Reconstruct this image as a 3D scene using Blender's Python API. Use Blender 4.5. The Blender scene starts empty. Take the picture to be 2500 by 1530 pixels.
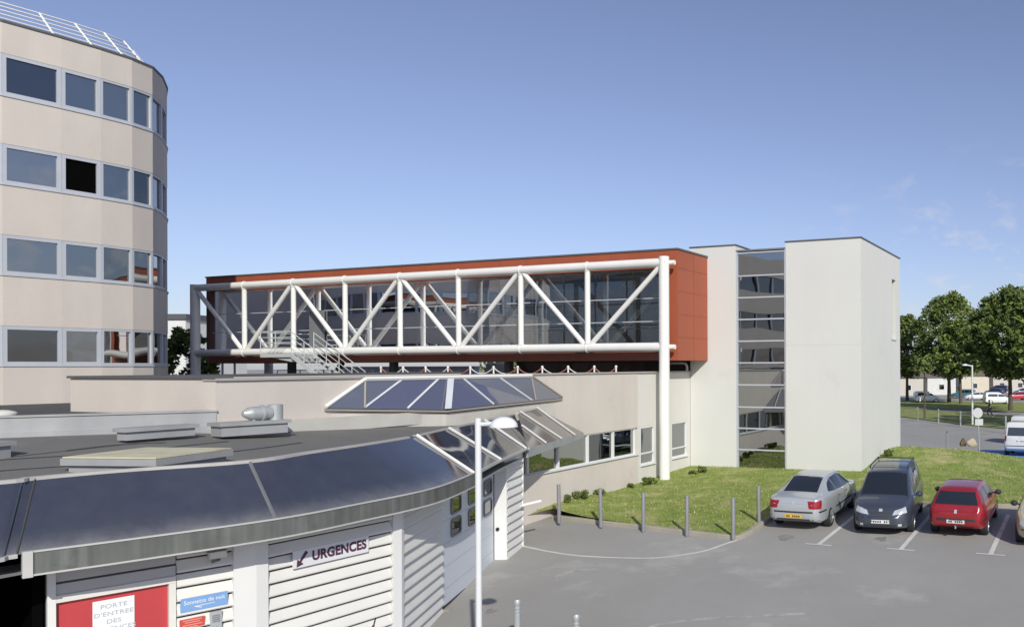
import bpy, bmesh, math, random
from mathutils import Vector, Matrix, geometry
from mathutils.bvhtree import BVHTree
R = math.radians
random.seed(7)
SC = bpy.context.scene
COL = SC.collection
EYE = 5.93            # camera height; design heights below are measured from eye level
# ------------------------------------------------------------------ camera
cam = bpy.data.cameras.new('camera'); camo = bpy.data.objects.new('camera', cam); COL.objects.link(camo)
SR = .004; CR = math.sqrt(1 - SR * SR)
F, PX, PY = 2015., 1900., 892.4      # focal length and principal point in photo pixels (2500 x 1530)
cam.sensor_width = 36; cam.sensor_fit = 'HORIZONTAL'
cam.lens = 36 * F / 2500
cam.shift_x = (1250 - PX) / 2500
cam.shift_y = (PY - 765) / 2500
cam.clip_start = .1; cam.clip_end = 5000
camo.matrix_world = Matrix(((CR, SR, 0, 0), (0, 0, -1, 0), (-SR, CR, 0, EYE), (0, 0, 0, 1)))
SC.camera = camo
# ------------------------------------------------------------------ sky and sun
SUN_EL = R(30.5); SUNH = Vector((.36, -.933)).normalized()     # horizontal direction towards the sun
w = bpy.data.worlds.new('World'); SC.world = w; w.use_nodes = True
nt = w.node_tree; bg = nt.nodes['Background']
sky = nt.nodes.new('ShaderNodeTexSky'); sky.sky_type = 'NISHITA'; sky.sun_disc = False
sky.sun_elevation = SUN_EL; sky.sun_rotation = math.atan2(SUNH.x, SUNH.y)
sky.air_density = 1.0; sky.dust_density = .6; sky.ozone_density = 2.0; sky.altitude = 50
hs = nt.nodes.new('ShaderNodeHueSaturation'); hs.inputs['Saturation'].default_value = .76; hs.inputs['Value'].default_value = 1.0
nt.links.new(sky.outputs[0], hs.inputs['Color'])
# a few thin clouds low on the right
tc = nt.nodes.new('ShaderNodeTexCoord')
mp = nt.nodes.new('ShaderNodeMapping'); mp.inputs['Scale'].default_value = (14, 14, 26)
ns = nt.nodes.new('ShaderNodeTexNoise'); ns.inputs['Scale'].default_value = 1.6; ns.inputs['Detail'].default_value = 7; ns.inputs['Roughness'].default_value = .6
rp = nt.nodes.new('ShaderNodeValToRGB'); rp.color_ramp.elements[0].position = .535; rp.color_ramp.elements[1].position = .70
rp.color_ramp.elements[1].color = (.75, .75, .75, 1)
nt.links.new(tc.outputs['Generated'], mp.inputs[0]); nt.links.new(mp.outputs[0], ns.inputs['Vector']); nt.links.new(ns.outputs['Fac'], rp.inputs[0])
sx = nt.nodes.new('ShaderNodeSeparateXYZ'); nt.links.new(tc.outputs['Generated'], sx.inputs[0])
m1 = nt.nodes.new('ShaderNodeMapRange'); m1.inputs[1].default_value = -.02; m1.inputs[2].default_value = .16; nt.links.new(sx.outputs[0], m1.inputs[0])
m2 = nt.nodes.new('ShaderNodeMapRange'); m2.inputs[1].default_value = .26; m2.inputs[2].default_value = .08; nt.links.new(sx.outputs[2], m2.inputs[0])
mu = nt.nodes.new('ShaderNodeMath'); mu.operation = 'MULTIPLY'; nt.links.new(m1.outputs[0], mu.inputs[0]); nt.links.new(m2.outputs[0], mu.inputs[1])
mu2 = nt.nodes.new('ShaderNodeMath'); mu2.operation = 'MULTIPLY'; nt.links.new(mu.outputs[0], mu2.inputs[0]); nt.links.new(rp.outputs[0], mu2.inputs[1])
mx = nt.nodes.new('ShaderNodeMix'); mx.data_type = 'RGBA'; mx.inputs[7].default_value = (5.2, 5.3, 5.8, 1)
nt.links.new(mu2.outputs[0], mx.inputs[0]); tn = nt.nodes.new('ShaderNodeMix'); tn.data_type = 'RGBA'; tn.blend_type = 'MULTIPLY'; tn.inputs[0].default_value = 1; tn.inputs[7].default_value = (.695, .715, .90, 1)
nt.links.new(hs.outputs[0], tn.inputs[6]); nt.links.new(tn.outputs[2], mx.inputs[6]); nt.links.new(mx.outputs[2], bg.inputs['Color'])
bg.inputs['Strength'].default_value = .12
sl = bpy.data.lights.new('sun', 'SUN'); sl.energy = 3.8; sl.angle = R(.5); sl.color = (1, .975, .875)
so = bpy.data.objects.new('sun', sl); COL.objects.link(so)
so.rotation_euler = Vector((SUNH.x * math.cos(SUN_EL), SUNH.y * math.cos(SUN_EL), math.sin(SUN_EL))).to_track_quat('Z', 'Y').to_euler()
so.location = (10, -20, 30)
SC.view_settings.view_transform = 'Standard'; SC.view_settings.look = 'None'
SC.view_settings.exposure = .12; SC.view_settings.gamma = 1
SC.cycles.max_bounces = 8; SC.cycles.transparent_max_bounces = 16

# ------------------------------------------------------------------ geometry helpers
def ray(x, y):
    u = x - PX; v = PY - y
    return Vector(((u * CR + v * SR) / F, 1., (-u * SR + v * CR) / F))
D2 = Vector((.3568, .9342, 0)).normalized()       # away from the camera, along the beige wall and the parking bays
D1 = Vector((-D2.y, D2.x, 0))                     # to the left, along the bridge
UP = Vector((0, 0, 1))
K = .042
PROF = [(-400, -6.14), (-5, -6.14), (33, -4.544), (38, -4.42), (48, -4.95), (135, -6.0), (200, -6.2), (4000, -6.2)]
def lerp(tab, s):
    if s <= tab[0][0]: return tab[0][1]
    for (a, b), (c, d) in zip(tab, tab[1:]):
        if s <= c: return b + (d - b) * (s - a) / (c - a)
    return tab[-1][1]
def gz(x, y): return lerp(PROF, x * D2.x + y * D2.y)
def gauss(x, y, cx, cy, s): return math.exp(-((x - cx) ** 2 + (y - cy) ** 2) / (2 * s * s))
def lz(x, y):   # height of the lawn surface
    return gz(x, y) + .10 + .34 * gauss(x, y, -8.3, 28.3, 1.7) + .46 * gauss(x, y, 6.6, 39.2, 3.0) + .025 * math.sin(x * 1.3 + y * .7) * math.sin(y * 1.1 - x * .4)
def hit(px, py, fn=gz, y0=5., y1=600.):          # a point of the ground seen at a place of the photo
    r = ray(px, py); Y = y0; st = .05
    while Y < y1:
        p = r * Y
        if p.z <= fn(p.x, p.y): break
        Y += st; st = max(.05, Y * .003)
    a, b = Y - st, Y
    for _ in range(30):
        m = (a + b) / 2; p = r * m
        if p.z <= fn(p.x, p.y): b = m
        else: a = m
    p = r * b; p.z = fn(p.x, p.y); return p
def pl(px, py, P, N): r = ray(px, py); return r * (P.dot(N) / r.dot(N))
def atz(px, py, z): r = ray(px, py); return r * (z / r.z)
def dd(x, y): return (x * 1.01461, y * 1.01461)

class MB:
    def __init__(s): s.v = []; s.f = []; s.m = []; s.sm = []
    def add(s, vs, fs, m=0, smooth=False):
        b = len(s.v); s.v += [Vector(v) for v in vs]
        for f in fs: s.f.append([i + b for i in f]); s.m.append(m); s.sm.append(smooth)
        return s
    def quad(s, a, b, c, d, m=0): return s.add([a, b, c, d], [(0, 1, 2, 3)], m)
    def fbox(s, O, ex, ey, x0, x1, y0, y1, z0, z1, m=0, ez=UP):
        P = lambda x, y, z: O + ex * x + ey * y + ez * z
        vs = [P(x, y, z) for z in (z0, z1) for y in (y0, y1) for x in (x0, x1)]
        fs = [(0, 2, 3, 1), (4, 5, 7, 6), (0, 1, 5, 4), (2, 6, 7, 3), (0, 4, 6, 2), (1, 3, 7, 5)]
        if ex.cross(ey).dot(ez) * (x1 - x0) * (y1 - y0) * (z1 - z0) < 0: fs = [f[::-1] for f in fs]
        return s.add(vs, fs, m)
    def box(s, x0, x1, y0, y1, z0, z1, m=0):
        return s.fbox(Vector((0, 0, 0)), Vector((1, 0, 0)), Vector((0, 1, 0)), x0, x1, y0, y1, z0, z1, m)
    def tube(s, pts, r, n=10, m=0, caps=True):
        pts = [Vector(p) for p in pts]; rs = r if isinstance(r, (list, tuple)) else [r] * len(pts)
        vs = []; fs = []; ref = None
        for i, p in enumerate(pts):
            t = (pts[min(i + 1, len(pts) - 1)] - pts[max(i - 1, 0)]).normalized()
            if ref is None: ref = Vector((0, 0, 1)) if abs(t.z) < .9 else Vector((1, 0, 0))
            a = t.cross(ref).normalized(); b = a.cross(t).normalized(); ref = b
            for k in range(n):
                q = 2 * math.pi * k / n; vs.append(p + (a * math.cos(q) + b * math.sin(q)) * rs[i])
        for i in range(len(pts) - 1):
            for k in range(n):
                k2 = (k + 1) % n; fs.append((i * n + k, i * n + k2, (i + 1) * n + k2, (i + 1) * n + k))
        fs = [f[::-1] for f in fs]
        s.add(vs, fs, m, True)
        if caps:
            s.add(vs[:n], [tuple(range(n))], m); s.add(vs[-n:], [tuple(range(n))[::-1]], m)
        return s
    def lathe(s, P, prof, n=16, m=0, axis=UP, smooth=True):
        a = axis.orthogonal().normalized(); b = axis.cross(a).normalized(); vs = []; fs = []
        for (r, h) in prof:
            for k in range(n):
                q = 2 * math.pi * k / n; vs.append(P + axis * h + (a * math.cos(q) + b * math.sin(q)) * r)
        for i in range(len(prof) - 1):
            for k in range(n):
                k2 = (k + 1) % n; fs.append((i * n + k, i * n + k2, (i + 1) * n + k2, (i + 1) * n + k))
        s.add(vs, fs, m, smooth)
        if prof[0][0] > 1e-4: s.add(vs[:n], [tuple(range(n))[::-1]], m)
        if prof[-1][0] > 1e-4: s.add(vs[-n:], [tuple(range(n))], m)
        return s
    def grid(s, rows, m=0, smooth=True, flip=False):
        n = len(rows[0]); vs = [p for r in rows for p in r]; fs = []
        for i in range(len(rows) - 1):
            for k in range(n - 1):
                f = (i * n + k, i * n + k + 1, (i + 1) * n + k + 1, (i + 1) * n + k)
                fs.append(f[::-1] if flip else f)
        return s.add(vs, fs, m, smooth)
    def prism(s, pts, vec, m=0):
        n = len(pts); pts = [Vector(p) for p in pts]; vs = pts + [p + vec for p in pts]
        nrm = Vector((0, 0, 0))
        for i in range(n): nrm += pts[i].cross(pts[(i + 1) % n])
        fs = [tuple(range(n))[::-1], tuple(range(n, 2 * n))] + [(i, (i + 1) % n, n + (i + 1) % n, n + i) for i in range(n)]
        if nrm.dot(vec) < 0: fs = [f[::-1] for f in fs]
        return s.add(vs, fs, m)
    def build(s, name, mats, parent=None, local=False, sharp=35):
        if not isinstance(mats, (list, tuple)): mats = [mats]
        me = bpy.data.meshes.new(name)
        if parent is None and not local:
            if s.v:
                xs = [v.x for v in s.v]; ys = [v.y for v in s.v]; zs = [v.z for v in s.v]
                org = Vector(((min(xs) + max(xs)) / 2, (min(ys) + max(ys)) / 2, min(zs)))
        elif local: org = Vector((0, 0, 0))
        else:
            org = Vector(parent['_o'])
        me.from_pydata([v - org for v in s.v], [], s.f)
        for mt in mats: me.materials.append(mt)
        me.polygons.foreach_set('material_index', s.m); me.polygons.foreach_set('use_smooth', s.sm)
        me.update()
        if any(s.sm): me.set_sharp_from_angle(angle=R(sharp))
        o = bpy.data.objects.new(name, me); COL.objects.link(o)
        if parent is None:
            if not local: o.location = org + Vector((0, 0, EYE)); o['_o'] = org
        else: o.parent = parent; o['_o'] = org
        if local: o['_o'] = (0, 0, 0)
        return o
def tag(o, label=None, cat=None, group=None, kind=None):
    if label: o['label'] = label
    if cat: o['category'] = cat
    if group: o['group'] = group
    if kind: o['kind'] = kind
    return o
def thing(name, label, cat, loc=(0, 0, 0), group=None, rotz=0, local=False):
    o = bpy.data.objects.new(name, None); COL.objects.link(o); o.empty_display_size = .3
    o.location = Vector(loc) + Vector((0, 0, EYE)); o.rotation_euler.z = rotz
    o['_o'] = (0, 0, 0) if local else Vector(loc)
    return tag(o, label, cat, group)
def copy_tree(o, parent=None):
    kids = [c for c in COL.objects if c.parent == o]
    c = o.copy(); COL.objects.link(c)
    if parent: c.parent = parent
    for k in kids: copy_tree(k, c)
    return c
def boolean_cut(o, cutters, name):
    for c in cutters:
        md = o.modifiers.new('cut', 'BOOLEAN'); md.operation = 'DIFFERENCE'; md.object = c; md.solver = 'EXACT'
        try: md.material_mode = 'TRANSFER'
        except Exception: pass
    bpy.context.view_layer.update()
    dg = bpy.context.evaluated_depsgraph_get()
    me = bpy.data.meshes.new_from_object(o.evaluated_get(dg)); me.name = name
    o.modifiers.clear(); o.data = me
    for c in cutters: bpy.data.objects.remove(c)

# ------------------------------------------------------------------ materials
def newmat(name):
    m = bpy.data.materials.new(name); m.use_nodes = True; return m, m.node_tree, m.node_tree.nodes['Principled BSDF']
def mat(name, col, rough=.6, var=.08, scale=1.5, fine=0, bump=0, bscale=40, metal=0, spec=.4, streak=0, coat=0, stain=None, ior=None, ss=(1.3, 1.3, .10)):
    m, t, b = newmat(name); L = t.links
    tc = t.nodes.new('ShaderNodeNewGeometry'); src = tc.outputs['Position']
    n1 = t.nodes.new('ShaderNodeTexNoise'); n1.inputs['Scale'].default_value = scale; n1.inputs['Detail'].default_value = 6; n1.inputs['Roughness'].default_value = .6
    L.new(src, n1.inputs['Vector'])
    def mulmix(prev, fac_socket, lo, hi):
        mr = t.nodes.new('ShaderNodeMapRange'); mr.inputs[1].default_value = .25; mr.inputs[2].default_value = .75
        mr.inputs[3].default_value = lo; mr.inputs[4].default_value = hi; L.new(fac_socket, mr.inputs[0])
        v = t.nodes.new('ShaderNodeVectorMath'); v.operation = 'SCALE'
        if isinstance(prev, tuple): v.inputs[0].default_value = prev
        else: L.new(prev, v.inputs[0])
        L.new(mr.outputs[0], v.inputs['Scale']); return v.outputs[0]
    c = mulmix(tuple(col), n1.outputs['Fac'], 1 - var, 1 + var)
    if fine:
        n2 = t.nodes.new('ShaderNodeTexNoise'); n2.inputs['Scale'].default_value = bscale; n2.inputs['Detail'].default_value = 3
        L.new(src, n2.inputs['Vector']); c = mulmix(c, n2.outputs['Fac'], 1 - fine, 1 + fine)
    if streak:
        mp = t.nodes.new('ShaderNodeMapping'); mp.inputs['Scale'].default_value = ss; L.new(src, mp.inputs[0])
        n3 = t.nodes.new('ShaderNodeTexNoise'); n3.inputs['Scale'].default_value = 1.2; n3.inputs['Detail'].default_value = 5; L.new(mp.outputs[0], n3.inputs['Vector'])
        c = mulmix(c, n3.outputs['Fac'], 1 - streak, 1 + streak * .5)
    if stain:
        n4 = t.nodes.new('ShaderNodeTexNoise'); n4.inputs['Scale'].default_value = stain[1]; n4.inputs['Detail'].default_value = 8; n4.inputs['Roughness'].default_value = .65; L.new(src, n4.inputs['Vector'])
        mr = t.nodes.new('ShaderNodeMapRange'); mr.inputs[1].default_value = stain[2]; mr.inputs[2].default_value = stain[3]; L.new(n4.outputs['Fac'], mr.inputs[0])
        mm = t.nodes.new('ShaderNodeMix'); mm.data_type = 'RGBA'; mm.inputs[7].default_value = (*stain[0], 1)
        L.new(mr.outputs[0], mm.inputs[0]); L.new(c, mm.inputs[6]); c = mm.outputs[2]
    L.new(c, b.inputs['Base Color'])
    b.inputs['Roughness'].default_value = rough; b.inputs['Metallic'].default_value = metal
    b.inputs['Specular IOR Level'].default_value = spec
    if coat: b.inputs['Coat Weight'].default_value = coat; b.inputs['Coat Roughness'].default_value = .05
    if ior: b.inputs['IOR'].default_value = ior
    if bump:
        nb = t.nodes.new('ShaderNodeTexNoise'); nb.inputs['Scale'].default_value = bscale; nb.inputs['Detail'].default_value = 5; L.new(src, nb.inputs['Vector'])
        bp = t.nodes.new('ShaderNodeBump'); bp.inputs['Strength'].default_value = bump; bp.inputs['Distance'].default_value = .02
        L.new(nb.outputs['Fac'], bp.inputs['Height']); L.new(bp.outputs[0], b.inputs['Normal'])
    return m
def glass(name, col=(.02, .025, .03), metal=0., ior=2.0, wave=.02, wscale=.7, rough=.015):
    m, t, b = newmat(name); L = t.links
    b.inputs['Base Color'].default_value = (*col, 1); b.inputs['Roughness'].default_value = rough
    b.inputs['Metallic'].default_value = metal; b.inputs['IOR'].default_value = ior
    g = t.nodes.new('ShaderNodeNewGeometry'); n = t.nodes.new('ShaderNodeTexNoise'); n.inputs['Scale'].default_value = wscale; n.inputs['Detail'].default_value = 1
    L.new(g.outputs['Position'], n.inputs['Vector'])
    bp = t.nodes.new('ShaderNodeBump'); bp.inputs['Strength'].default_value = wave; bp.inputs['Distance'].default_value = .6
    L.new(n.outputs['Fac'], bp.inputs['Height']); L.new(bp.outputs[0], b.inputs['Normal'])
    return m
def clear_glass(name, refl=.22, tint=(.62, .66, .67)):
    m, t, b = newmat(name); L = t.links; t.nodes.remove(b)
    out = t.nodes['Material Output']
    tr = t.nodes.new('ShaderNodeBsdfTransparent'); tr.inputs[0].default_value = (*tint, 1)
    gl = t.nodes.new('ShaderNodeBsdfGlossy'); gl.inputs['Roughness'].default_value = .01; gl.inputs[0].default_value = (.95, .97, 1, 1)
    fr = t.nodes.new('ShaderNodeFresnel'); fr.inputs[0].default_value = 1.5
    mr = t.nodes.new('ShaderNodeMapRange'); mr.inputs[1].default_value = .04; mr.inputs[2].default_value = 1; mr.inputs[3].default_value = refl; mr.inputs[4].default_value = 1
    L.new(fr.outputs[0], mr.inputs[0])
    g = t.nodes.new('ShaderNodeNewGeometry'); n = t.nodes.new('ShaderNodeTexNoise'); n.inputs['Scale'].default_value = .5; n.inputs['Detail'].default_value = 1
    L.new(g.outputs['Position'], n.inputs['Vector'])
    bp = t.nodes.new('ShaderNodeBump'); bp.inputs['Strength'].default_value = .015; bp.inputs['Distance'].default_value = .6
    L.new(n.outputs['Fac'], bp.inputs['Height']); L.new(bp.outputs[0], gl.inputs['Normal'])
    mx = t.nodes.new('ShaderNodeMixShader'); L.new(mr.outputs[0], mx.inputs[0]); L.new(tr.outputs[0], mx.inputs[1]); L.new(gl.outputs[0], mx.inputs[2])
    L.new(mx.outputs[0], out.inputs['Surface']); return m

BEIGE = mat('beige_concrete', (.53, .478, .432), .8, .05, .5, fine=.04, bump=.06, bscale=25, streak=.05, ss=(1.1, 1.1, .3), stain=((.43, .38, .325), .55, .60, .85))
BEIGE2 = mat('beige_render', (.56, .505, .458), .8, .06, .45, fine=.03, bump=.05, bscale=25, streak=.06, stain=((.47, .41, .36), .7, .58, .8))
PALE = mat('pale_render', (.60, .58, .545), .8, .04, .5, fine=.03, streak=.04)
WHITE = mat('white_render', (.60, .595, .57), .75, .025, .35, fine=.015, bump=.03, bscale=30, streak=.022, ss=(.9, .9, .12), stain=((.50, .485, .455), .6, .62, .9))
WGROOVE = mat('wall_joint', (.45, .44, .42), .8)
STEEL = mat('white_painted_steel', (.72, .71, .68), .38, .03, 1.5, streak=.04)
RED = mat('terracotta_cladding', (.325, .082, .039), .5, .07, .5, fine=.02, bscale=15, streak=.05)
REDD2 = mat('shade_toned_floor_cladding', (.20, .068, .042), .55, .07, .5)  # terracotta darkened: shade on the lower strip is put into the colour
REDJ = mat('cladding_joint', (.2, .06, .03), .7)
DARKTRIM = mat('dark_coping', (.10, .10, .105), .5)
GREYALU = mat('grey_aluminium_frame', (.42, .44, .48), .4, .04, 2, spec=.5)
DGREYALU = mat('dark_grey_frame', (.16, .165, .175), .45)
WFRAME = mat('white_window_frame', (.66, .665, .66), .4)
MULLION = mat('pale_mullion', (.45, .47, .49), .4)
ASPH = mat('weathered_asphalt', (.325, .312, .292), .85, .10, .28, fine=.12, bump=.18, bscale=70, stain=((.50, .48, .455), .30, .57, .78))
FELT = mat('mineral_roof_felt', (.155, .150, .140), .9, .08, .9, fine=.14, bump=.15, bscale=60, stain=((.23, .22, .19), .5, .58, .80))
FELTD = mat('dark_roof_felt', (.07, .07, .07), .9, .1, .9)
GUTTER = mat('weathered_zinc', (.15, .155, .145), .55, .2, 1.2, streak=.38, metal=.2, ss=(7, 7, .4), stain=((.05, .055, .05), .9, .60, .75))
ZINC = mat('pale_zinc_upstand', (.32, .325, .335), .5, .1, 1.6, streak=.18, stain=((.3, .29, .26), 1.2, .55, .75))
CREAMW = mat('cream_painted_louvre', (.66, .645, .61), .5, .04, 1.5, streak=.04)
DOORW = mat('pale_door_panel', (.60, .635, .68), .4, .03, 1)
PILW = mat('white_pilaster', (.68, .675, .66), .55, .03, 1, streak=.03)
BLACK = mat('unlit_opening_black', (.003, .003, .003), .9, 0, spec=0)  # darkness inside openings, painted as a black surface
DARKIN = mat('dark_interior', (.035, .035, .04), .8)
RUBBER = mat('black_rubber', (.02, .02, .02), .6)
WPAINT = mat('white_road_paint', (.62, .60, .56), .8, .15, 2, fine=.15, bscale=30)
KERB = mat('kerb_concrete', (.33, .30, .25), .85, .15, 1.2, fine=.1)
BOLL = mat('grey_bollard_paint', (.20, .20, .215), .5, .1, 3)
GALV = mat('galvanised_steel', (.40, .42, .42), .42, .08, 4, metal=.35)
LAMPW = mat('pale_lamp_paint', (.62, .63, .64), .4, .03, 2)
LAMPDOME = mat('milky_lamp_dome', (.75, .77, .77), .25, .02)
WGLASS = glass('window_glass', (.32, .33, .335), 1.0, wave=.02)
WGLASSV = [WGLASS, glass('window_glass_grey', (.26, .27, .275), 1.0, wave=.03), glass('window_glass_pale', (.40, .395, .385), 1.0, wave=.015)]
WGLASSD = glass('dark_window_glass', (.16, .17, .18), 1.0, wave=.02)
CGLASS = glass('tinted_canopy_glass', (.034, .038, .054), 0, 2.3, wave=.035, wscale=.5, rough=.03)
SGLASS = glass('skylight_glass', (.085, .085, .13), 0, 2.6, wave=.012, rough=.03)
def dusty(m, col, z0, z1):
    t = m.node_tree; b = t.nodes['Principled BSDF']; L = t.links
    g = t.nodes.new('ShaderNodeNewGeometry'); sp = t.nodes.new('ShaderNodeSeparateXYZ'); L.new(g.outputs['Position'], sp.inputs[0])
    mr = t.nodes.new('ShaderNodeMapRange'); mr.inputs[1].default_value = z1; mr.inputs[2].default_value = z0; L.new(sp.outputs[2], mr.inputs[0])
    n = t.nodes.new('ShaderNodeTexNoise'); n.inputs['Scale'].default_value = 3; n.inputs['Detail'].default_value = 8; n.inputs['Roughness'].default_value = .7; L.new(g.outputs['Position'], n.inputs['Vector'])
    pw = t.nodes.new('ShaderNodeMath'); pw.operation = 'POWER'; pw.inputs[1].default_value = 2.2; L.new(mr.outputs[0], pw.inputs[0])
    mu_ = t.nodes.new('ShaderNodeMath'); mu_.operation = 'MULTIPLY'; L.new(pw.outputs[0], mu_.inputs[0]); L.new(n.outputs['Fac'], mu_.inputs[1])
    ad = t.nodes.new('ShaderNodeMath'); ad.operation = 'MULTIPLY_ADD'; ad.inputs[1].default_value = .16; L.new(n.outputs['Fac'], ad.inputs[0]); L.new(mu_.outputs[0], ad.inputs[2])
    sb_ = t.nodes.new('ShaderNodeMath'); sb_.operation = 'SUBTRACT'; sb_.inputs[1].default_value = .05; sb_.use_clamp = True; L.new(ad.outputs[0], sb_.inputs[0])
    mm = t.nodes.new('ShaderNodeMix'); mm.data_type = 'RGBA'; mm.inputs[6].default_value = b.inputs['Base Color'].default_value; mm.inputs[7].default_value = (*col, 1)
    L.new(sb_.outputs[0], mm.inputs[0]); L.new(mm.outputs[2], b.inputs['Base Color'])
    rr = t.nodes.new('ShaderNodeMath'); rr.operation = 'MULTIPLY_ADD'; rr.inputs[1].default_value = .25; rr.inputs[2].default_value = .025; L.new(sb_.outputs[0], rr.inputs[0]); L.new(rr.outputs[0], b.inputs['Roughness'])
dusty(CGLASS, (.30, .29, .27), EYE - 2.34, EYE - 2.02)
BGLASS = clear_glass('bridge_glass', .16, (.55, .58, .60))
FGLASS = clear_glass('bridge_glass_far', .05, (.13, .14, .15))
TGLASS = glass('stair_glass', (.36, .375, .385), 1.0, wave=.012, wscale=.6)
BLIND = mat('pale_blind', (.40, .38, .36), .8)

# ------------------------------------------------------------------ ground
def strip_sheet(name, m):
    mb = MB(); ss = [-300, -30, -5, 2, 8, 14, 20, 26, 30, 33, 35, 36.5, 38, 40, 43, 48, 60, 80, 100, 135, 200, 500, 2500]
    ts = [-2500, -300, -100, -50, -30, -15, 0, 15, 30, 50, 100, 300, 2500]
    rows = [[D2 * s + D1 * t + UP * lerp(PROF, s) for t in ts] for s in ss]
    mb.grid(rows, flip=False)
    o = mb.build(name, m); return o
g = strip_sheet('ground', ASPH); tag(g, 'grey weathered asphalt of the car park and road', 'ground', kind='structure')
if g.data.polygons[0].normal.z < 0: g.data.flip_normals()

def cdt_sheet(name, poly, zfn, m, step=.8, label=None, cat=None, kind='structure', jit=.25):
    xs = [p[0] for p in poly]; ys = [p[1] for p in poly]; rnd = random.Random(3)
    pts = []; 
    for i in range(len(poly)):
        a = Vector(poly[i][:2]); b = Vector(poly[(i + 1) % len(poly)][:2]); n = max(1, int((b - a).length / step))
        pts += [a.lerp(b, k / n) for k in range(n)]
    nb = len(pts); edges = [(i, (i + 1) % nb) for i in range(nb)]
    x = min(xs)
    inner = []
    while x < max(xs):
        y = min(ys)
        while y < max(ys):
            inner.append(Vector((x + rnd.uniform(-jit, jit) * step, y + rnd.uniform(-jit, jit) * step))); y += step
        x += step
    v, e, f, *_ = geometry.delaunay_2d_cdt(pts + inner, edges, [list(range(nb))], 1, 1e-4)
    mb = MB(); mb.add([Vector((p.x, p.y, zfn(p.x, p.y))) for p in v], [tuple(q) for q in f], 0, True)
    o = mb.build(name, m, sharp=60)
    if o.data.polygons[0].normal.z < 0: o.data.flip_normals()
    return tag(o, label, cat, kind=kind)

# ------------------------------------------------------------------ lawn
def grass_mat(name, g1, g2, dry):
    m, t, b = newmat(name); L = t.links; geo = t.nodes.new('ShaderNodeNewGeometry')
    def noise(sc, det=5, rgh=.6):
        n = t.nodes.new('ShaderNodeTexNoise'); n.inputs['Scale'].default_value = sc; n.inputs['Detail'].default_value = det; n.inputs['Roughness'].default_value = rgh
        L.new(geo.outputs['Position'], n.inputs['Vector']); return n.outputs['Fac']
    def mixc(a, bcol, fac, lo, hi):
        mr = t.nodes.new('ShaderNodeMapRange'); mr.inputs[1].default_value = lo; mr.inputs[2].default_value = hi; L.new(fac, mr.inputs[0])
        mm = t.nodes.new('ShaderNodeMix'); mm.data_type = 'RGBA'; L.new(mr.outputs[0], mm.inputs[0])
        if isinstance(a, tuple): mm.inputs[6].default_value = (*a, 1)
        else: L.new(a, mm.inputs[6])
        mm.inputs[7].default_value = (*bcol, 1); return mm.outputs[2]
    c = mixc(g1, g2, noise(2.2, 6, .7), .38, .62)
    c = mixc(c, tuple(x * .6 for x in g1), noise(22, 4), .5, .72)
    c = mixc(c, dry, noise(.75, 8, .72), .50, .66)
    L.new(c, b.inputs['Base Color']); b.inputs['Roughness'].default_value = .9; b.inputs['Specular IOR Level'].default_value = .15
    bp = t.nodes.new('ShaderNodeBump'); bp.inputs['Strength'].default_value = .7; bp.inputs['Distance'].default_value = .06
    L.new(noise(28, 4), bp.inputs['Height']); L.new(bp.outputs[0], b.inputs['Normal']); return m
GRASS = grass_mat('lawn_grass', (.195, .265, .058), (.30, .355, .095), (.46, .41, .20))
GRASS2 = grass_mat('verge_grass', (.20, .25, .06), (.30, .33, .10), (.42, .37, .19))
def gp(x, y): p = hit(*dd(x, y)); return p
kb = [gp(1330, 1247), gp(1480, 1264), gp(1640, 1283), gp(1775, 1298), gp(1806, 1283), gp(1835, 1262)]
kb_far = [gp(2250, 1219), gp(2483, 1221)]
c0 = kb[-1]
mid = [c0 + D2 * 1.2, c0 + D2 * 2.2 + Vector((.35, .2, 0)), Vector((1.6, 29.2, 0)), Vector((3.2, 29.9, 0))]
mid = [Vector((p.x, p.y, 0)) for p in mid]
right = [Vector((kb_far[1].x + 8, kb_far[1].y - .4, 0))]
kline = kb + mid + kb_far + right
LAWN = [(p.x, p.y) for p in kline] + [(right[0].x, 35.0), (11.4, 37.4), (10.2, 40.6), (9.0, 42.6), (6.5, 43.4), (0, 42), (-5.0, 37.5), (-5.75, 33), (-9.3, 25.6), (-8.1, 26.2)]
lawn = cdt_sheet('lawn', LAWN, lz, GRASS, .55, 'sunlit mown lawn with dry patches in front of the white stair tower', 'lawn')
# kerb
mb = MB(); rows = []
kk = []
for a, b in zip(kline, kline[1:]):
    n = max(1, int((b - a).length / .6)); kk += [a.lerp(b, i / n) for i in range(n)]
kk.append(kline[-1])
for i, p in enumerate(kk):
    t = (kk[min(i + 1, len(kk) - 1)] - kk[max(i - 1, 0)]); t.z = 0; t.normalize(); nrm = Vector((-t.y, t.x, 0))
    z0 = gz(p.x, p.y); prof = [(-.07, -.05), (-.07, .10), (-.055, .125), (.08, .125), (.10, .1), (.10, -.05)]
    rows.append([Vector((p.x, p.y, z0)) + nrm * a + UP * h for a, h in prof])
mb.grid(rows, smooth=False, flip=True); kerb = mb.build('kerb', KERB); tag(kerb, 'low pale concrete kerb round the lawn', 'kerb', kind='structure')
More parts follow.
